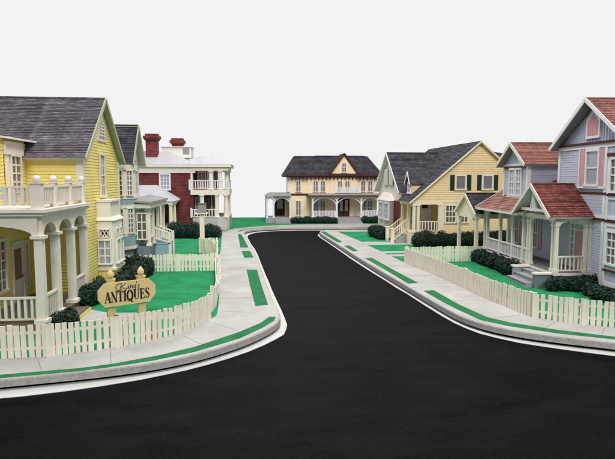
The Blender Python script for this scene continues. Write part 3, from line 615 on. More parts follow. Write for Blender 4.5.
# ------------------------------------------------------------------ sage and blue house behind it (left, second)
OS = (-7.5, 28.5, G0)
H = empty('sage_house', OS, 'pale sage and blue house with tall bay, behind the yellow house', 'house', 'houses along the street')
b = MB(); b.box(-14, -6.15, 28.0, 30.6, G0, 5.75); b.prism([(-6.15, 28.0, 5.75), (-6.15, 30.6, 5.75), (-6.15, 29.3, 7.75)], (-.3, 0, 0))
b.box(-14, -5.9, 30.6, 33.4, G0, 3.9)
b.build('wall', 'sage', H, OS)
gable_roof(H, -14, -5.85, 27.75, 30.85, 5.75, 7.8, 'x', 'darkslate', 'sageeave', OS, left=False, pitch=.15)
b = MB()
poly = [(-7.3, 28.0), (-7.0, 27.45), (-6.25, 27.45), (-5.92, 28.0), (-5.92, 28.6), (-7.3, 28.6)]
pp = lambda z0, z1, s=0: b.prism([(x, y, z0) for x, y in offset(poly, s)], (0, 0, z1 - z0))
pp(1.55, 5.5); pp(1.45, 1.6, .06); pp(2.12, 2.22, .04); pp(3.55, 3.7, .05); pp(4.0, 4.12, .05); pp(5.45, 5.7, .08)
bo = b.build('bay', 'offwhite', H, OS)
for z0, z1 in ((1.62, 2.1), (3.72, 3.98)): b = MB(); pp(z0, z1, .02); b.build('bay_panel', 'blue_panel', bo, OS)
b = MB(); pp(G0, 1.45, -.1); b.build('bay_base', 'slate_blue', bo, OS)
for v, h in ((2.3, 1.2), (4.2, 1.2)):
    window(bo, FY(27.45), -6.62, v, .56, h, 'offwhite', 'dimpane', 2, 5, off=OS, cas=.06)
    n = Vector((.55, -.33)); window(bo, Fr((-6.085, 27.725, 0), (n.x, n.y)), 0, v, .34, h, 'offwhite', 'dimpane', 2, 5, off=OS, cas=.05)
F = FX(-6.15)
window(H, F, 29.5, 4.2, .5, 1.2, 'white', 'dimpane', 2, 3, off=OS); 
b = MB(); b.fprism(F, [(28.75, 6.0), (29.85, 6.0), (29.3, 6.95)], .0, .05); b.build('gable_vent', 'offwhite', H, OS)
# side porch with stair
b = MB(); b.box(-5.95, -5.25, 28.4, 33.4, G0, 1.5); b.build('porch_floor', 'slate_blue', H, OS)
b = MB(); b.prism([(-6.2, 28.0, 3.82), (-5.05, 28.0, 3.74), (-5.05, 33.6, 3.74), (-6.2, 33.6, 3.95)], (0, 0, .1)); b.build('porch_roof', 'flash', H, OS)
b = MB(); b.box(-6.1, -5.12, 28.1, 33.5, 3.5, 3.74); b.build('porch_beam', 'sage', H, OS)
for y in (28.5, 29.7, 31.2, 33.2): column(H, -5.3, y, 1.5, 3.5, .08, 'offwhite', OS)
b = MB(); b.fbox(FX(-5.36), 28.6, 29.6, 1.5, 3.5, -.04, .0); b.build('screen_panel', 'sage', H, OS)
window(H, FX(-5.36), 29.1, 2.0, .5, 1.1, 'offwhite', 'dimpane', 2, 2, off=OS); window(H, FX(-5.9), 31.9, 2.2, .6, 1.1, 'offwhite', 'dimpane', 2, 2, off=OS)
window(H, FY(28.4), -5.62, 1.9, .42, 1.3, 'offwhite', 'dimpane', 2, 3, off=OS, cas=.05)
b = MB()
for k in range(5): b.box(-5.25 + .16 * k, -5.25 + .16 * (k + 1), 30.0, 31.0, G0, 1.5 - .22 * (k + 1) + .02)
b.build('stair', 'stepgrey', H, OS)
for y in (29.95, 31.05): b = MB(); b.box(-5.25, -4.45, y - .05, y + .05, G0, 1.42); b.box(-5.28, -4.42, y - .08, y + .08, 1.42, 1.5); b.build('stair_cheek', 'blue_panel', H, OS)
railing(H, (-5.3, 29.94, 1.75), (-4.5, 29.94, 1.45), .6, 'offwhite', OS, .14, .04, .05)
railing(H, (-5.3, 31.1, 1.75), (-4.5, 31.1, 1.45), .6, 'offwhite', OS, .14, .04, .05)
for y in (29.94, 31.1):
    b = MB(); b.box(-4.52, -4.38, y - .07, y + .07, G0, 2.05); b.build('newel_post', 'offwhite', H, OS)
leaves('hedge', row((-6.7, 26.95), (-5.0, 26.95), 7, .3, .95), 'low dark hedge below the bay of the sage and blue house')

# ------------------------------------------------------------------ red brick house with white colonnade
OB = (-7, 52, G0)
H = empty('brick_house', OB, 'red brick house with white hip roof and two storey colonnade', 'house', 'houses along the street')
Yw = 50.0
b = MB(); b.box(-13, -5.2, Yw, 57.5, G0, 6.0); b.box(-5.2, -3.4, Yw + 1.4, 57.5, G0, 6.0); b.build('wall', 'brick', H, OB)
b = MB(); b.box(-13.2, -5.05, Yw - .12, 57.6, 5.55, 6.1); b.box(-13.4, -1.75, Yw - .35, 57.8, 6.1, 6.32); b.box(-5.3, -2.0, Yw - .15, 57.5, 5.75, 6.1); b.build('cornice', 'offwhite', H, OB)
b = MB(); e = 6.33
def hip(b, x0, x1, y0, y1, z0, z1, ix, iy0, iy1, lapit=True):
    A = (x0, y0, z0); B = (x1, y0, z0); C = (x1, y1, z0); D = (x0, y1, z0); a = (x0 + ix, y0 + iy0, z1); bb = (x1 - ix, y0 + iy0, z1); c = (x1 - ix, y1 - iy1, z1); d = (x0 + ix, y1 - iy1, z1)
    for q in ([A, B, bb, a], [B, C, c, bb], [C, D, d, c], [D, A, a, d], [a, bb, c, d]):
        b.face(q)
    b.face([D, C, B, A])
hip(b, -13.4, -4.9, Yw - .35, 57.8, e, 7.6, 2.6, 2.4, 2.4); hip(b, -6.2, -1.7, Yw - .35, 57.8, e + .004, 7.15, 1.5, 1.5, 1.5)
RF = b.build('roof', 'whiteroof', H, OB)
b = MB(); b.box(-8.3, -5.6, 52.2, 54.6, 7.0, 8.0); b.box(-8.4, -5.5, 52.1, 54.7, 8.0, 8.08); b.build('roof_walk', 'ivory', RF, OB)
b = MB(); b.fbox(FY(52.2), -6.35, -5.75, 7.35, 7.9, .003, .03); b.build('roof_walk_vent', 'flash', RF, OB)
def chimney(x0, x1, y0, y1, z0, z1):
    b = MB(); b.box(x0, x1, y0, y1, z0, z1 - .6); b.box(x0 - .1, x1 + .1, y0 - .1, y1 + .1, z1 - .6, z1 - .45); b.box(x0 - .2, x1 + .2, y0 - .2, y1 + .2, z1 - .45, z1 - .2); b.box(x0 - .05, x1 + .05, y0 - .05, y1 + .05, z1 - .2, z1)
    b.build('chimney', 'chimbrick', RF, OB)
chimney(-9.55, -8.5, 50.9, 51.8, 6.3, 9.15); chimney(-7.75, -6.7, 54.9, 55.8, 6.5, 9.05)
window(H, FY(Yw), -7.75, 4.1, .75, 1.3, 'white', 'palecurtain', 3, 4, off=OB, cas=.14)
window(H, FY(Yw + 1.4), -4.55, 4.2, .6, 1.4, 'creamtrim', 'curtain', 2, 2, off=OB); window(H, FY(Yw + 1.4), -4.9, 1.7, .42, 1.5, 'white', 'curtain', 1, 2, off=OB)
door(H, FY(Yw + 1.4), -4.05, 1.45, .7, 2.0, 'doorbrown', 'greytrim', 'darkpane', OB)
door(H, FY(Yw + 1.4), -3.75, 4.0, .5, 1.7, 'doorwhite', 'creamtrim', 'curtain', OB)
b = MB(); b.box(-5.3, -2.0, Yw - .2, 57, G0, 1.45); b.build('porch_floor', 'concrete', H, OB)
b = MB(); b.box(-5.45, -1.95, Yw - .25, 57, 3.55, 4.0); b.build('gallery_floor', 'offwhite', H, OB)
for x, y, r in ((-4.45, Yw, .23), (-3.1, Yw, .2), (-2.25, Yw, .22), (-2.2, 52.4, .2), (-2.2, 54.8, .2)):
    column(H, x, y, 1.45, 3.55, r, 'offwhite', OB, sq=False)
for x, y, r in ((-5.35, Yw, .12), (-3.6, Yw, .22), (-2.75, Yw, .2), (-2.2, Yw + .6, .2), (-2.2, 52.8, .2), (-2.2, 55.0, .2)):
    column(H, x, y, 4.0, 5.75, r, 'offwhite', OB, sq=False)
b = MB(); b.box(-5.5, -5.35, Yw - .2, Yw - .05, 1.45, 2.35); b.box(-5.6, -5.45, Yw - .25, Yw - .1, 4.0, 4.95); b.build('newel_post', 'white', H, OB)
railing(H, (-5.4, Yw - .12, 1.45), (-3.0, Yw - .12, 1.45), .75, 'white', OB, .25, .08); railing(H, (-5.45, Yw - .15, 4.0), (-2.1, Yw - .15, 4.0), .85, 'white', OB, .22, .08)
railing(H, (-2.05, Yw, 4.0), (-2.05, 56.5, 4.0), .85, 'white', OB, .25, .08)
b = MB()
for k in range(5): b.box(-3.1, -2.15, Yw - .2 - .3 * (k + 1), Yw - .2 - .3 * k, G0, 1.45 - .23 * (k + 1))
b.build('front_step', 'concrete', H, OB)
# side porch with a low white roof
b = MB(); P0, P1, P2, P3 = (-12.5, 44.9, 3.15), (-6.35, 44.9, 3.15), (-6.35, 50, 3.15), (-12.5, 50, 3.15); t0, t1, t2, t3 = (-10.5, 47.4, 4.45), (-8.4, 47.4, 4.45), (-8.4, 50, 4.45), (-10.5, 50, 4.45)
for q in ((P0, P1, t1, t0), (P1, P2, t2, t1), (t0, t1, t2, t3), (P3, P0, t0, t3), (P3, P2, P1, P0)): b.face(q)
b.build('side_porch_roof', 'whiteroof', H, OB)
b = MB(); b.box(-12.4, -6.45, 45.0, 50, 2.95, 3.15); b.build('side_porch_beam', 'offwhite', H, OB)
b = MB(); b.box(-12.4, -6.4, 45.0, 50, G0, 1.0); b.build('side_porch_floor', 'flash', H, OB)
for x, y in ((-6.6, 45.2), (-7.35, 45.2), (-6.6, 47.2), (-9, 45.2)): column(H, x, y, 1.0, 2.95, .17, 'creamtrim', OB, sq=False)
leaves('hedge', row((-6.4, 43.4), (-2.7, 43.0), 11, .55, 1.15, jit=.2), 'wide dark hedge in front of the brick house colonnade')

# ------------------------------------------------------------------ buff house with arches facing the viewer
OC = (9, 59, G0)
H = empty('arched_house', OC, 'long buff house with charcoal roof, arched windows and lacy porch at end of road', 'house', 'houses along the street')
Yf = 58.6
b = MB(); b.box(4.3, 14.1, Yf, 64, G0, 5.2); b.box(6.3, 8.75, Yf - .14, Yf, 3.4, 5.2); b.box(8.75, 11.75, Yf - .22, Yf, 3.4, 5.2)
b.lap([(4.3, Yf, G0), (14.1, Yf, G0), (14.1, Yf, 5.2), (4.3, Yf, 5.2)], .5, .006, .0); b.build('wall', 'buff', H, OC)
for x, z0, z1, w_ in ((4.36, 3.4, 5.2, .05), (6.3, 3.4, 5.2, .18), (8.75, 3.4, 5.2, .26), (11.72, 3.4, 5.2, .26), (14.05, 3.4, 5.2, .05), (4.39, G0, 3.2, .05), (6.45, G0, 3.2, .05)):
    b = MB(); b.fbox(FY(Yf), x - .05, x + .05, z0, z1, 0, w_); b.build('corner_board', 'creamtrim', H, OC)
b = MB(); z0, z1 = 5.45, 7.55; A = (3.75, Yf - .6, z0); B = (14.6, Yf - .6, z0); Cc = (14.6, 64.6, z0); D = (3.75, 64.6, z0); a = (5.0, 60.6, z1); bb = (13.4, 60.6, z1); c = (13.4, 62.6, z1); d = (5.0, 62.6, z1)
for q in ([A, B, bb, a], [B, Cc, c, bb], [Cc, D, d, c], [D, A, a, d]): b.lap(q, .22, .04, .006, .3)
b.box(5.0, 13.4, 60.55, 62.65, z1 - .1, z1 + .04); b.box(7.3, 13.0, 60.5, 60.7, z1, z1 + .1)
RF = b.build('roof', 'darkslate', H, OC)
b = MB(); b.box(3.85, 14.5, Yf - .5, 64.5, 5.2, 5.3); b.box(3.75, 14.6, Yf - .6, 64.6, 5.3, 5.44); b.build('cornice', 'maroon', H, OC)
b = MB(); x = 4.5
while x < 14.2: b.box(x, x + .1, Yf - .4, Yf, 4.95, 5.2); x += .42
b.build('eave_bracket', 'maroon', H, OC)
b = MB(); gx, gw = 10.25, 1.55; F = FY(Yf - .45)
b.fprism(F, [(gx - gw, 5.45), (gx + gw, 5.45), (gx, 7.55)], -.9, 0); DM = b.build('front_gable', 'buff', H, OC)
b = MB(); 
for s in (-1, 1): q = [(gx + s * (gw + .2), Yf - .62, 5.3), (gx, Yf - .62, 7.75), (gx, 60.7, 7.75), (gx + s * (gw + .2), 60.7, 5.3)]; roof_slab(b, q if s < 0 else q[::-1], -.07)
b.build('gable_roof', 'darkslate', DM, OC)
b = MB()
for s in (-1, 1): b.bar((gx + s * (gw + .22), Yf - .66, 5.3), (gx, Yf - .66, 7.78), .06, .17)
b.build('gable_trim', 'maroon', DM, OC)
window(DM, F, gx, 5.75, .42, 1.0, 'greytrim', 'curtain', 2, 2, arch=True, off=OC)
for x, dy in ((5.25, 0), (7.15, .14), (7.95, .14), (9.85, .22), (10.68, .22), (12.5, 0), (13.3, 0)):
    window(H, FY(Yf - dy), x, 3.62, .46, 1.18, 'greytrim', 'curtain', 2, 2, arch=True, off=OC, cas=.08)
for x in (5.25, 7.2, 7.95, 12.55, 13.3): window(H, FY(Yf), x, 1.05, .5, 1.5, 'greytrim', 'curtain', 2, 2, off=OC, cas=.09)
for x in (10.05, 10.62): door(H, FY(Yf), x, .85, .52, 1.95, 'doorbrown', 'doorbrown', 'palecurtain', OC, glass=(.18, .82, .3, .93))
# main porch
b = MB(); b.box(6.5, 14.1, 56.6, Yf, G0, .85); b.box(3.2, 4.4, 57.0, 60.5, G0, .85); b.build('porch_floor', 'stepgrey', H, OC)
b = MB(); b.hexa([(6.2, 56.3, 3.2), (14.4, 56.3, 3.2), (14.4, Yf, 3.2), (6.2, Yf, 3.2), (6.6, 56.7, 3.42), (14.2, 56.7, 3.42), (14.2, Yf, 3.42), (6.6, Yf, 3.42)])
b.hexa([(1.55, 56.6, 3.2), (4.34, 56.6, 3.2), (4.34, 60.6, 3.2), (1.55, 60.6, 3.2), (2.1, 57.2, 3.5), (4.34, 57.2, 3.5), (4.34, 60.0, 3.5), (2.1, 60, 3.5)])
b.build('porch_roof', 'flash', H, OC)
b = MB(); b.box(6.15, 14.45, 56.25, 56.3, 3.12, 3.26); b.box(4.3, 6.3, Yf - .06, Yf, 3.2, 3.4); b.box(6.1, 6.15, 56.25, Yf, 3.12, 3.26); b.box(9.0, 11.9, 56.66, 56.74, 3.3, 3.46); b.build('porch_trim', 'maroon', H, OC)
def scroll_arch(b, F, u0, u1, vt, ht):
    c = (u0 + u1) / 2; r = (u1 - u0) / 2; n = 16
    b.fbox(F, u0, u1, vt - .1, vt, -.03, .03)
    pt = lambda k, e: (c - (r - e) * math.cos(math.pi * k / n), vt - .1 - ht + (ht - e) * math.sin(math.pi * k / n))
    for k in range(n): b.fprism(F, [pt(k, 0), pt(k + 1, 0), pt(k + 1, .1), pt(k, .1)], -.02, .02)
    for s in (-1, 1):
        x = c + s * r; b.fprism(F, [(x - s * .42, vt - .1), (x - s * .2, vt - .1), (x, vt - .3), (x, vt - .5)], -.015, .015)
b = MB(); F = FY(56.65); px = [6.6, 9.2, 11.9, 14.0]
for x0, x1 in zip(px, px[1:]): scroll_arch(b, F, x0, x1, 3.12, .85)
scroll_arch(b, FY(57.0), 2.45, 4.25, 3.14, .75); scroll_arch(b, FY(57.0), 1.75, 2.45, 3.14, .6)
b.build('porch_fretwork', 'white', H, OC)
for x in px: column(H, x, 56.65, .85, 3.12, .09, 'white', OC)
for x in (1.75, 2.45, 4.22): column(H, x, 57.0, .85, 3.14, .08, 'white', OC)
column(H, 1.75, 60.2, .85, 3.14, .08, 'white', OC)
b = MB(); b.box(1.6, 4.3, 56.9, 60.5, G0, .86); b.build('side_porch_floor', 'stepgrey', H, OC)
door(H, FY(60.3), 3.3, .88, .9, 2.0, 'doorbrown', 'doorbrown', 'palecurtain', OC); b = MB(); b.box(2.5, 4.3, 60.3, 60.5, .86, 3.2); b.build('side_porch_wall', 'buff', H, OC)
for k, (x0, x1) in enumerate(((6.7, 9.1), (12.0, 13.9))): railing(H, (x0, 56.65, .85), (x1, 56.65, .85), .72, 'white', OC, .16, .09, .08)
railing(H, (6.62, 56.7, .85), (6.62, 58.5, .85), .72, 'white', OC, .16, .07)
railing(H, (9.05, 56.75, 3.46), (11.85, 56.75, 3.46), .6, 'white', OC, .14, .1, .06, name='balcony_railing')
b = MB()
for k in range(3): b.box(9.25, 11.85, 55.75 + .28 * k, 56.6, G0 + .18 * k, G0 + .18 * (k + 1)); b.box(2.6, 4.2, 56.1 + .28 * k, 56.92, G0 + .18 * k, G0 + .18 * (k + 1))
b.build('front_step', 'stepgrey', H, OC)
b = MB(); b.box(4.2, 4.3, 58.9, 60.2, 3.5, 5.1); b.box(4.05, 4.3, 58.7, 60.3, 3.6, 5.0); bo = b.build('side_bay', 'white', H, OC)
leaves('hedge', row((4.4, 56.35), (9.1, 55.9), 12, .42, .68), 'low dark hedge left of the front steps of the arched house')
leaves('hedge', row((12.0, 56.1), (14.0, 56.1), 6, .42, .68), 'low dark hedge right of the front steps of the arched house')

# ------------------------------------------------------------------ cream house with green shutters
OK = (14, 41, G0)
H = empty('cream_house', OK, 'cream clapboard house with charcoal roof and dark green shutters, at centre right', 'house', 'houses along the street')
Y0, Y1 = 36.6, 47.2; XL, XR, XC = 11.45, 20.9, 16.17
b = MB(); Yi = 39.7
b.box(XL + 3.0, XR, Y0 + .01, Y1, G0, 3.5); b.box(XL + 2.0, XL + 3.0, Y0 + .01, Y0 + .25, G0, 3.5); b.box(XL + .1, XL + 3.0, Yi, Y1, G0, 3.48); b.box(XL + .0, XL + 2.0, Y0 + .02, Yi, 3.25, 3.5)
b.prism([(XL, Y0 + .02, 3.5), (XR, Y0 + .02, 3.5), (XC, Y0 + .02, 7.5)], (0, .3, 0))
b.lap([(XL + 2.0, Y0, G0), (XR, Y0, G0), (XR, Y0, 3.5), (XL + 2.0, Y0, 3.5)], .125, .03, .003); b.lap([(XL, Y0, 3.42), (XR, Y0, 3.42), (XC, Y0, 7.5)], .125, .03, .003)
b.lap([(XL + 3.0, Yi, G0), (XL + 3.0, Y0 + .25, G0), (XL + 3.0, Y0 + .25, 3.5), (XL + 3.0, Yi, 3.5)], .125, .03, .003)
b.build('wall', 'cream', H, OK)
b = MB()
zE, zR, xe0, xe1 = 3.38, 7.66, XL - .35, XR + .35
A = [(xe0, Y1 + .3, zE), (xe0, Y0 - .25, zE), (XC, Y0 - .25, zR), (XC, Y1 + .3, zR)]; B_ = [(xe1, Y0 - .25, zE), (xe1, Y1 + .3, zE), (XC, Y1 + .3, zR), (XC, Y0 - .25, zR)]
A = [(xe0, 39.5, zE), (xe0, Y0 - .25, zE), (XC, Y0 - .25, zR), (XC, 39.5, zR)]; xs = XL + .3; zs = zE + (xs - xe0) / (XC - xe0) * (zR - zE); A2 = [(xs, Y1 + .3, zs), (xs, 39.5, zs), (XC, 39.5, zR), (XC, Y1 + .3, zR)]
b.lap(A, .16, .03, .005, .3); b.lap(A2, .16, .03, .005, .3); b.lap(B_, .16, .03, .005, .3); RF = b.build('roof', 'darkslate', H, OK)
b = MB(); roof_slab(b, A, .09); roof_slab(b, A2, .09); roof_slab(b, B_, .09)
for x in (xe0, xe1): b.bar((x, Y0 - .28, zE - .05), (XC, Y0 - .28, zR - .05), .06, .1)
b.box(XL - .1, XL + 2.1, Y0 - .04, Y0 + .1, 3.2, 3.42); b.box(XL - .1, XL + .1, Y0, Yi, 3.2, 3.42)
b.fbox(FY(Y0), XL + 2, XR, 3.35, 3.5, 0, .05); b.fbox(FY(Y0), XL + 2.0, XL + 2.18, G0, 3.3, 0, .05)
b.build('rake_board', 'creamtrim', RF, OK)
b = MB(); b.hexa([(18.5, 38.9, 5.0), (19.9, 38.9, 4.6), (19.9, 40.3, 4.6), (18.5, 40.3, 5.0), (18.5, 39.5, 7.1), (19.4, 39.5, 6.95), (19.4, 39.8, 6.95), (18.5, 39.8, 7.1)]); b.build('rear_dormer', 'darkslate', RF, OK)
for x in (14.83, 16.82):
    window(H, FY(Y0), x, 4.32, .62, .88, 'creamtrim', 'curtain', 1, 1, off=OK, cas=.12)
    for s in (-1, 1):
        b = MB(); b.fbox(FY(Y0), x + s * .62 - .15, x + s * .62 + .15, 4.2, 5.3, 0, .07)
        for k in range(11): b.fbox(FY(Y0), x + s * .62 - .11, x + s * .62 + .11, 4.27 + k * .09, 4.31 + k * .09, .07, .08)
        b.build('shutter', 'greendark', H, OK)
window(H, FY(Y0), 14.15, 1.95, .68, 1.15, 'creamtrim', 'dimpane', 3, 3, off=OK, cas=.1); window(H, FY(Y0), 15.05, 1.95, .68, 1.15, 'creamtrim', 'dimpane', 3, 3, off=OK, cas=.1)
# street wing with steep gable
yc = 43.35; Ya, Yb = 39.7, 47.0
b = MB(); b.prism([(XL, Ya, 3.5), (XL, Ya, 4.15), (XL, yc, 7.05), (XL, Yb, 4.15), (XL, Yb, 3.5)], (.25, 0, 0)); b.box(XL + .25, XL + 1.2, Ya + .05, Yb - .05, 3.5, 4.1); b.box(XL, XL + .2, Ya, Yb, G0, 3.5); WG = b.build('wing', 'ivory', H, OK)
gable_roof(WG, XL - .3, XC + .6, Ya - .3, Yb + .3, 3.95, 7.15, 'x', 'darkslate', 'white', OK, right=False, pitch=.16)
b = MB(); b.fbox(FW(XL), -41.95, -Ya, G0 + .2, 3.3, 0, .02); b.build('brick_panel', 'brick', WG, OK)
F = FW(XL)
b = MB(); b.fbox(F, -44.85, -41.85, 4.5, 5.85, 0, .05); b.build('shutter_board', 'greendark', WG, OK)
for s in (-1, 1):
    b = MB(); b.fbox(F, -43.35 + s * .82 - .6, -43.35 + s * .82 + .6, 4.5, 5.85, .05, .12)
    for k in range(12): b.fbox(F, -43.35 + s * .82 - .5, -43.35 + s * .82 + .5, 4.6 + k * .095, 4.65 + k * .095, .12, .135)
    b.build('shutter', 'offwhite', WG, OK)
b = MB(); x1 = XL - .42; b.prism([(XL, 41.8, 1.0), (x1, 41.6, 1.0), (x1, 45.4, 1.0), (XL, 45.9, 1.0)], (0, 0, 2.25))
b.hexa([(XL, 41.7, 3.25), (x1 - .08, 41.5, 3.25), (x1 - .08, 45.5, 3.25), (XL, 46.0, 3.25), (XL, 42.6, 3.85), (XL - .08, 42.8, 3.85), (XL - .08, 45.1, 3.85), (XL, 45.3, 3.85)])
b.prism([(XL, 41.95, G0), (x1 + .15, 41.8, G0), (x1 + .15, 45.3, G0), (XL, 45.75, G0)], (0, 0, .7)); BY = b.build('bay_window', 'ivory', WG, OK)
for yy in (42.4, 44.2): window(BY, FW(x1), -yy, 1.75, 1.2, 1.25, 'white', 'palecurtain', 3, 3, off=OK)
# little dormer on the porch roof
b = MB(); b.prism([(11.7, 37.95, 3.7), (11.7, 38.95, 3.7), (11.7, 38.95, 4.8), (11.7, 38.45, 5.4), (11.7, 37.95, 4.8)], (2.0, 0, 0)); DM = b.build('dormer', 'cream', RF, OK)
b = MB()
for s_ in (-1, 1): q = [(11.5, 38.45 + s_ * .66, 4.62), (11.5, 38.45, 5.52), (13.9, 38.45, 5.52), (13.9, 38.45 + s_ * .66, 4.62)]; roof_slab(b, q if s_ > 0 else q[::-1], -.06)
b.build('dormer_roof', 'darkslate', DM, OK)
b = MB()
for s_ in (-1, 1): b.bar((11.48, 38.45 + s_ * .68, 4.58), (11.48, 38.45, 5.52), .05, .1)
b.fprism(FW(11.69), [(-38.9, 4.75), (-38.0, 4.75), (-38.45, 5.35)], 0, .02); b.build('dormer_trim', 'white', DM, OK)
window(DM, FW(11.7), -38.45, 4.0, .5, .66, 'white', 'curtain', 2, 2, off=OK, cas=.09)
# porch
b = MB(); b.box(XL - .05, XL + 1.99, Y0 - .02, Yi, G0, 1.2); b.box(XL + 1.99, XL + 3.0, Y0 + .25, Yi, G0, 1.2); b.build('porch_floor', 'creamtrim', H, OK)
for x, y in ((XL + .05, Y0 + .08), (XL + .35, Y0 + .08), (XL + 1.9, Y0 + .04), (XL + .05, 38.0), (XL + .05, Yi - .12)): column(H, x, y, 1.2, 3.2, .09, 'creamtrim', OK)
railing(H, (XL + .45, Y0 + .08, 1.2), (XL + 1.8, Y0 + .08, 1.2), .78, 'creamtrim', OK, .2, .06)
door(H, FY(Yi), XL + 1.85, 1.2, .8, 1.95, 'doorwhite', 'white', 'darkpane', OK, glass=(.2, .8, .8, .98))
b = MB(); b.fprism(FY(Yi), [(XL + 1.85 + .4 * math.cos(math.pi * k / 8), 3.2 + .3 * math.sin(math.pi * k / 8) - .12) for k in range(9)], .0, .06); b.build('fanlight', 'darkpane', H, OK)
window(H, FY(Yi), XL + .9, 1.6, .35, 1.3, 'white', 'palecurtain', 1, 3, off=OK)
b = MB()
for k in range(4): b.box(XL - .05 - .27 * (k + 1), XL - .05 - .27 * k, 38.1, 39.5, G0, 1.2 - .22 * (k + 1))
b.build('front_step', 'stepgrey', H, OK)
for y in (38.05, 39.55):
    railing(H, (XL - .05, y, 1.2), (XL - 1.1, y, .36), .85, 'creamtrim', OK, .16, .05, .12, .1); b = MB(); b.box(XL - 1.22, XL - 1.02, y - .1, y + .1, G0, 1.35); b.box(XL - 1.26, XL - .98, y - .14, y + .14, 1.35, 1.41); b.build('newel_post', 'creamtrim', H, OK)
leaves('hedge', row((11.3, 35.9), (18.4, 35.9), 20, .45, 1.0), 'long dark clipped hedge along the front wall of the cream house')
leaves('hedge', row((10.1, 43.5), (10.3, 40.3), 8, .48, .9), 'dark bushes under the bay window of the cream house', 'bush', 'dark bushes')

# ------------------------------------------------------------------ gabled garden canopy
OG = (13.6, 30.9, G0)
H = empty('garden_canopy', OG, 'cream gabled canopy with charcoal roof on braced posts behind the picket fence', 'canopy')
xa, xb, ya, yb = 12.95, 16.4, 29.5, 32.35; ym = (ya + yb) / 2
for x in (xa + .1, xb - .1):
    for y in (ya + .15, yb - .15):
        b = MB(); b.box(x - .09, x + .09, y - .09, y + .09, G0, 2.8); s = 1 if y < ym else -1
        b.bar((x, y, 2.2), (x, y + s * .5, 2.72), .07, .09, Vector((1, 0, 0))); b.build('post', 'creamtrim', H, OG)
b = MB(); b.prism([(xa, ya, 2.72), (xa, yb, 2.72), (xa, yb, 3.05), (xa, ym, 4.05), (xa, ya, 3.05)], (.1, 0, 0)); b.prism([(xb, ya, 2.72), (xb, yb, 2.72), (xb, yb, 3.05), (xb, ym, 4.05), (xb, ya, 3.05)], (-.1, 0, 0))
b.box(xa + .1, xb - .1, ya, ya + .1, 2.72, 3.0); b.box(xa + .1, xb - .1, yb - .1, yb, 2.72, 3.0); b.build('gable_frame', 'creamtrim', H, OG)
gable_roof(H, xa - .12, xb + .12, ya - .15, yb + .15, 2.98, 4.14, 'x', 'darkslate', 'creamtrim', OG, pitch=.15, th=.06)

# ------------------------------------------------------------------ lavender house with red roofs (right foreground); local frame
aR = R(3.15); BO = (13.118, 23.507)
H = empty('lavender_house', (BO[0], BO[1], G0), 'lavender clapboard house with red roofs, pink shutters and gabled porch, at right', 'house', 'houses along the street', rz=-aR)
OL = (0, 0, G0)
FWl = lambda x: Fr((x, 0, 0), (-1, 0)); fl = 1.0
b = MB()
# main block: street face x=1.5, y from .72 (far) to -3.1 (near)
Xm, Yn, Yf_ = 1.5, -4.5, .72; Yr = (Yn + Yf_) / 2
b.box(Xm + .03, 8.5, Yn + .03, Yf_ - .03, G0, 6.5); b.prism([(Xm + .06, Yn, 6.5), (Xm + .06, Yr, 8.1), (Xm + .06, Yf_, 6.5)], (.3, 0, 0))
b.lap([(Xm, Yf_, G0), (Xm, Yn, G0), (Xm, Yn, 6.4), (Xm, Yf_, 6.4)], .105, .016); b.lap([(Xm, Yn, G0), (8.5, Yn, G0), (8.5, Yn, 6.4), (Xm, Yn, 6.4)], .105, .016)
# lower block behind the long porch, and its wing gable (the dormer)
b.box(Xm + .03, 8.5, Yf_, 5.75, G0, 3.6); b.lap([(Xm, 5.8, G0), (Xm, Yf_, G0), (Xm, Yf_, 3.6), (Xm, 5.8, 3.6)], .105, .016)
b.lap([(Xm, 5.78, G0), (Xm, 5.78, 3.5), (8.5, 5.78, 3.5), (8.5, 5.78, G0)], .105, .016)
b.build('wall', 'lavender', H, OL)
F = FWl(Xm)                                   # u = -y
b = MB()                                      # board and batten gable field
u = -Yf_ + .1
while u < -Yn:
    d = min(u + Yf_, -Yn - u); b.fbox(F, u - .02, u + .02, 6.5, 6.5 + max(.03, d * .6), -.06, -.03); u += .2
b.fprism(F, [(-Yf_ + .02, 6.5), (-Yn - .02, 6.5), (-Yr, 8.05)], -.075, -.055)
b.build('gable_batten', 'lavender', H, OL)
b = MB()
for u in (-Yf_ + .05, 2.98, -Yn - .05): b.fbox(F, u - .08, u + .08, G0, 6.4, 0, .055)
b.fbox(FY(Yn), Xm - .05, Xm + .12, G0, 6.4, 0, .055)
b.fbox(F, -Yf_, -Yn, 6.3, 6.46, 0, .06); b.fbox(F, -Yf_, -Yn, 4.26, 4.36, 0, .05); b.fbox(F, -Yf_, -Yn, 3.38, 3.52, 0, .05)
b.fbox(FY(Yn), Xm, 8.5, 6.3, 6.46, 0, .06); b.fbox(FY(Yn), Xm, 8.5, 4.26, 4.36, 0, .05); b.fbox(FY(Yn), Xm, 8.5, 3.38, 3.52, 0, .05)
b.build('trim_board', 'white', H, OL)
b = MB(); b.fbox(F, -Yf_ - .02, -Yn + .02, 6.46, 6.56, -.05, .12); b.fbox(F, -Yf_, -Yn + .02, 4.36, 4.45, 0, .09); b.fbox(F, -Yf_, -Yn + .02, 3.28, 3.38, 0, .08)
b.fbox(FY(Yn), Xm, 8.5, 6.46, 6.56, -.05, .12); b.fbox(FY(Yn), Xm, 8.5, 4.36, 4.45, 0, .09); b.fbox(FY(Yn), Xm, 8.5, 3.28, 3.38, 0, .08)
b.build('belt_course', 'maroon', H, OL)
b = MB()                                      # scalloped shingle band between the belts
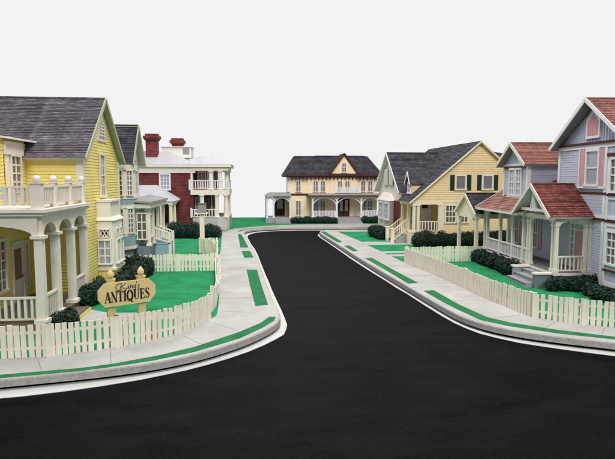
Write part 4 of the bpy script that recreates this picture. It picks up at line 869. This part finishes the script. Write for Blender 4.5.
for r_ in range(5):
    n = 24
    for k in range(n):
        u0 = -Yf_ + .1 + (3.6 * (k + (.5 if r_ % 2 else 0)) / n)
        b.fprism(F, [(u0, 4.26 - r_ * .148), (u0, 4.14 - r_ * .148), (u0 + .075, 4.07 - r_ * .148), (u0 + .15, 4.14 - r_ * .148), (u0 + .15, 4.26 - r_ * .148)], .025 + .004 * (r_ % 2), .04)
b.build('scalloped_band', 'lavender', H, OL)
# main roof
RM = gable_roof(H, 1.12, 8.8, Yn - .25, Yf_ + .25, 6.42, 8.38, 'x', 'redtile', 'white', OL, right=False, pitch=.15, th=.12, soffit='soffit')
# pink panel in the gable and tall window with pink shutters
b = MB(); uc = -Yr + .02; b.fprism(F, [(uc - .5, 6.72), (uc + .5, 6.72), (uc + .5, 7.5), (uc, 7.92), (uc - .5, 7.5)], -.06, .03); g_ = b.build('gable_panel', 'white', H, OL)
b = MB(); b.fprism(F, [(uc - .4, 6.84), (uc + .4, 6.84), (uc + .4, 7.44), (uc, 7.76), (uc - .4, 7.44)], .03, .036)
for k in (-.3, -.15, 0, .15, .3): b.fbox(F, uc + k - .008, uc + k + .008, 6.84, 7.38, .036, .045)
b.build('pink_infill', 'pink', g_, OL)
uc = 2.05
window(H, F, uc, 4.78, .8, 1.38, 'white', 'palecurtain', 1, 2, off=OL, cas=.1)
for s in (-1, 1):
    b = MB(); b.fbox(F, uc + s * .74 - .2, uc + s * .74 + .2, 4.74, 6.28, 0, .045); b.build('shutter', 'pink', H, OL)
b = MB(); b.fbox(F, 1.0, 2.98, 4.6, 4.7, 0, .1); b.fbox(F, 1.02, 1.09, 4.7, 6.3, 0, .07); b.build('window_surround', 'white', H, OL)
# two storey bay at the near corner of the street face
bp_ = [(1.5, -3.35), (1.12, -3.8), (1.12, -4.9), (1.5, -5.35), (2.6, -5.35), (2.6, -3.35)]
b = MB(); b.prism([(x, y, .8) for x, y in bp_], (0, 0, 2.5)); b.prism([(x, y, G0) for x, y in offset(bp_, -.12)], (0, 0, .6)); BY = b.build('bay_window', 'lavender', H, OL)
b = MB()
for z0, z1, e in ((.78, .93, .05), (1.44, 1.52, .035), (3.15, 3.3, .05), (3.42, 3.56, .04), (4.2, 4.34, .04), (5.75, 5.88, .05)): b.prism([(x, y, z0) for x, y in offset(bp_, e)], (0, 0, z1 - z0))
for x, y in bp_[:3]: b.box(x - .06, x + .05, y - .06, y + .06, .9, 5.8)
b.build('bay_trim', 'white', BY, OL)
b = MB()
for z0, z1, e in ((1.38, 1.45, .09), (3.3, 3.4, .08), (4.34, 4.42, .08), (5.88, 6.0, .12)): b.prism([(x, y, z0) for x, y in offset(bp_, e)], (0, 0, z1 - z0))
b.build('bay_band', 'maroon', BY, OL)
b = MB(); b.prism([(x, y, 3.3) for x, y in offset(bp_, -.01)], (0, 0, 2.5)); b.build('upper_bay', 'lavender', BY, OL)
Fb = Fr((1.31, -3.575, 0), (-.45, .38))
for v in (1.72, 4.55): window(BY, Fb, 0, v, .34, 1.2, 'white', 'dimpane', 2, 4, off=OL, cas=.05); window(BY, FWl(1.12), 4.35, v, .75, 1.2, 'white', 'dimpane', 3, 4, off=OL, cas=.09)
# dormer wing: gable towards the street
dx, dy0, dy1 = .75, 2.3, 5.2; dm = (dy0 + dy1) / 2
b = MB(); b.box(dx + .02, 6.5, dy0 + .03, dy1 - .03, 3.7, 5.8); b.prism([(dx, dy0, 5.8), (dx, dm, 6.75), (dx, dy1, 5.8)], (.3, 0, 0))
b.lap([(dx, dy1, 3.7), (dx, dy0, 3.7), (dx, dy0, 5.75), (dx, dy1, 5.75)], .105, .016); b.lap([(dx, dy0, 3.7), (6.5, dy0, 3.7), (6.5, dy0, 5.8), (dx, dy0, 5.8)], .105, .016); DW = b.build('dormer', 'lavender', H, OL)
gable_roof(DW, dx - .35, 6.6, dy0 - .3, dy1 + .35, 5.72, 6.9, 'x', 'redtile', 'greytrim', OL, right=False, pitch=.14, th=.09, soffit='soffit')
F = FWl(dx)
window(DW, F, -dm - .33, 4.18, .55, 1.3, 'white', 'palecurtain', 2, 4, off=OL, cas=.08); window(DW, F, -dm + .47, 4.18, .55, 1.3, 'white', 'palecurtain', 2, 4, off=OL, cas=.08)
b = MB(); b.fbox(F, -dy1, -dy1 + .13, 3.7, 5.75, 0, .06); b.fbox(F, -dy0 - .13, -dy0 + .02, 3.7, 5.75, 0, .06); b.fbox(F, -dm - .85, -dm + .95, 3.9, 4.08, 0, .14); b.fbox(F, -dm - .75, -dm - .65, 4.08, 5.55, 0, .05); b.fbox(FY(dy0), dx - .06, dx + .12, 3.7, 5.75, 0, .05); b.fbox(F, -dy1, -dy0, 5.68, 5.8, 0, .06); b.build('dormer_trim', 'white', DW, OL)
b = MB(); b.fbox(F, -dy1 + .15, -dy0 - .15, 5.57, 5.68, 0, .09); b.build('dormer_band', 'maroon', DW, OL)
# long porch roof
b = MB(); q = [(-.42, 6.35, 3.38), (-.42, .5, 3.38), (2.2, .5, 4.95), (2.2, 6.35, 4.95)]; b.lap(q, .15, .03, .005, .3)
q2 = [(6.5, 6.35, 3.38), (-.42, 6.35, 3.38), (2.2, 6.35, 4.95), (2.2, 6.35, 4.96)]
RP = b.build('porch_roof', 'redtile', H, OL); b = MB(); roof_slab(b, q, .08); b.bar((-.44, 6.38, 3.33), (2.2, 6.38, 4.92), .05, .15); b.box(-.46, -.4, .9, 6.4, 3.26, 3.38); b.build('eave_board', 'greytrim', RP, OL)
b = MB(); b.lap([(8.5, .7, 3.5), (8.5, 5.9, 3.5), (2.0, 5.9, 4.9), (2.0, .7, 4.9)], .3, .02); b.box(2.0, 8.4, .75, 5.8, 3.5, 3.7); b.build('rear_roof', 'redtile', H, OL)
b = MB(); b.lap([(1.5, .74, 5.75), (1.5, .74, 4.6), (2.6, .74, 4.6), (2.6, .74, 5.75)], .2); 
# entry gable: ridge runs in from the street
ey0, ey1 = -2.42, 1.2; em = (ey0 + ey1) / 2
EG = gable_roof(H, -.5, Xm, ey0, ey1, 3.4, 4.78, 'x', 'deepred', 'greytrim', OL, right=False, pitch=.14, th=.1, name='entry_roof')
b = MB(); F = FWl(-.3)
for s in (-1, 1): b.bar((-.33, em + s * .25, 3.55), (-.33, em, 4.4), .06, .1, Vector((1, 0, 0)))
b.bar((-.33, em - 1.15, 3.62), (-.33, em + 1.15, 3.62), .08, .12); b.bar((-.33, em, 3.6), (-.33, em, 4.62), .08, .1, Vector((1, 0, 0))); b.build('gable_brace', 'white', EG, OL)
b = MB(); b.box(-.12, .1, ey0 + .25, 6.1, 3.22, 3.4); b.box(-.1, Xm, ey0 + .25, ey0 + .42, 3.22, 3.4); b.build('porch_beam', 'greytrim', H, OL)
cols = [(0, 5.85), (0, 5.45), (0, 3.7), (0, 2.15), (0, .95), (0, .45), (0, .2), (0, -2.1), (.0, -1.85), (1.25, -2.13), (1.42, -2.13)]
b = MB()
for x, y in cols:
    c_ = MB(); c_.box(x - .07, x + .07, y - .07, y + .07, fl, 3.22); c_.box(x - .1, x + .1, y - .1, y + .1, fl, fl + .14); c_.box(x - .1, x + .1, y - .1, y + .1, 2.98, 3.06); c_.build('column', 'greytrim', H, OL)
F = FY(-2.13)
for args in [(FWl(0), -y, .32, sg) for y in (5.45, 3.7, 2.15) for sg in (-1, 1)] + [(FWl(0), -.2, .4, 1), (FWl(0), 1.85, .4, -1), (F, .05, .36, 1), (F, 1.22, .36, -1)]:
    b = MB(); brackets(b, args[0], args[1], 3.22, args[2], both=args[3]); b.build('bracket', 'greytrim', H, OL)
b = MB(); b.box(-.1, Xm, -2.25, 5.95, G0 + .5, fl); b.box(-.0, Xm, -2.15, 5.85, G0, G0 + .5); b.build('porch_floor', 'porchfloor', H, OL)
b = MB(); b.box(-.13, -.1, -2.28, 5.97, fl - .12, fl - .01); b.box(-.13, Xm, -2.29, -2.25, fl - .12, fl - .01); b.build('floor_edge', 'greytrim', H, OL)
for y0, y1 in ((5.38, 3.77), (3.63, 2.22), (2.08, 1.02), (.88, .27)): railing(H, (0, y0, fl), (0, y1, fl), .68, 'white', OL, .16, .045, .08)
railing(H, (.07, -2.13, fl), (1.18, -2.13, fl), .68, 'greytrim', OL, .17, .05, .08)
b = MB(); b.fbox(FWl(-.0), -5.92, -5.5, fl, 3.22, -.02, .02); b.build('end_panel', 'lavender', H, OL)
F = FWl(Xm)
for u in (-4.9, -2.75):
    window(H, F, u, 1.5, .5, 1.45, 'white', 'curtain', 2, 2, off=OL)
    for s in (-1, 1): b = MB(); b.fbox(F, u + s * .5 - .13, u + s * .5 + .13, 1.45, 3.0, 0, .05); b.build('shutter', 'pink', H, OL)
door(H, F, 1.38, fl, .74, 1.72, 'pink', 'white', 'palecurtain', OL, glass=None, side=.26, transom=.28)
# steps with cheek blocks
b = MB()
for k in range(3): b.box(-.13 - .34 * (k + 1), -.13 - .34 * k, -1.85, .0, G0, fl - .175 * (k + 1)); b.box(-.13 - .34 * (k + 1) - .03, -.13 - .34 * k, -1.86, .01, fl - .175 * (k + 1), fl - .175 * (k + 1) + .03)
b.build('front_step', 'stepgrey', H, OL)
for y in (.12, -1.97):
    b = MB(); b.box(-.85, -.13, y - .11, y + .11, G0, .9); b.build('step_cheek', 'slate_blue' if y < 0 else 'stepgrey', H, OL); b = MB(); b.box(-.9, -.1, y - .16, y + .16, .9, .97); b.build('cheek_cap', 'offwhite', H, OL)
def loc(x, y): return (BO[0] + x * math.cos(aR) + y * math.sin(aR), BO[1] - x * math.sin(aR) + y * math.cos(aR))
leaves('hedge', row(loc(-.5, 5.6), loc(-.55, .7), 14, .36, .72), 'dark hedge under the long porch railing of the lavender house')
leaves('hedge', row(loc(-.4, -2.55), loc(1.6, -2.75), 9, .3, .62), 'dark hedge below the near porch end of the lavender house')
leaves('hedge', row(loc(.75, -3.4), loc(.6, -6.2), 8, .34, .52), 'dark bush under the corner bay window at the right edge', 'bush', 'dark bushes')
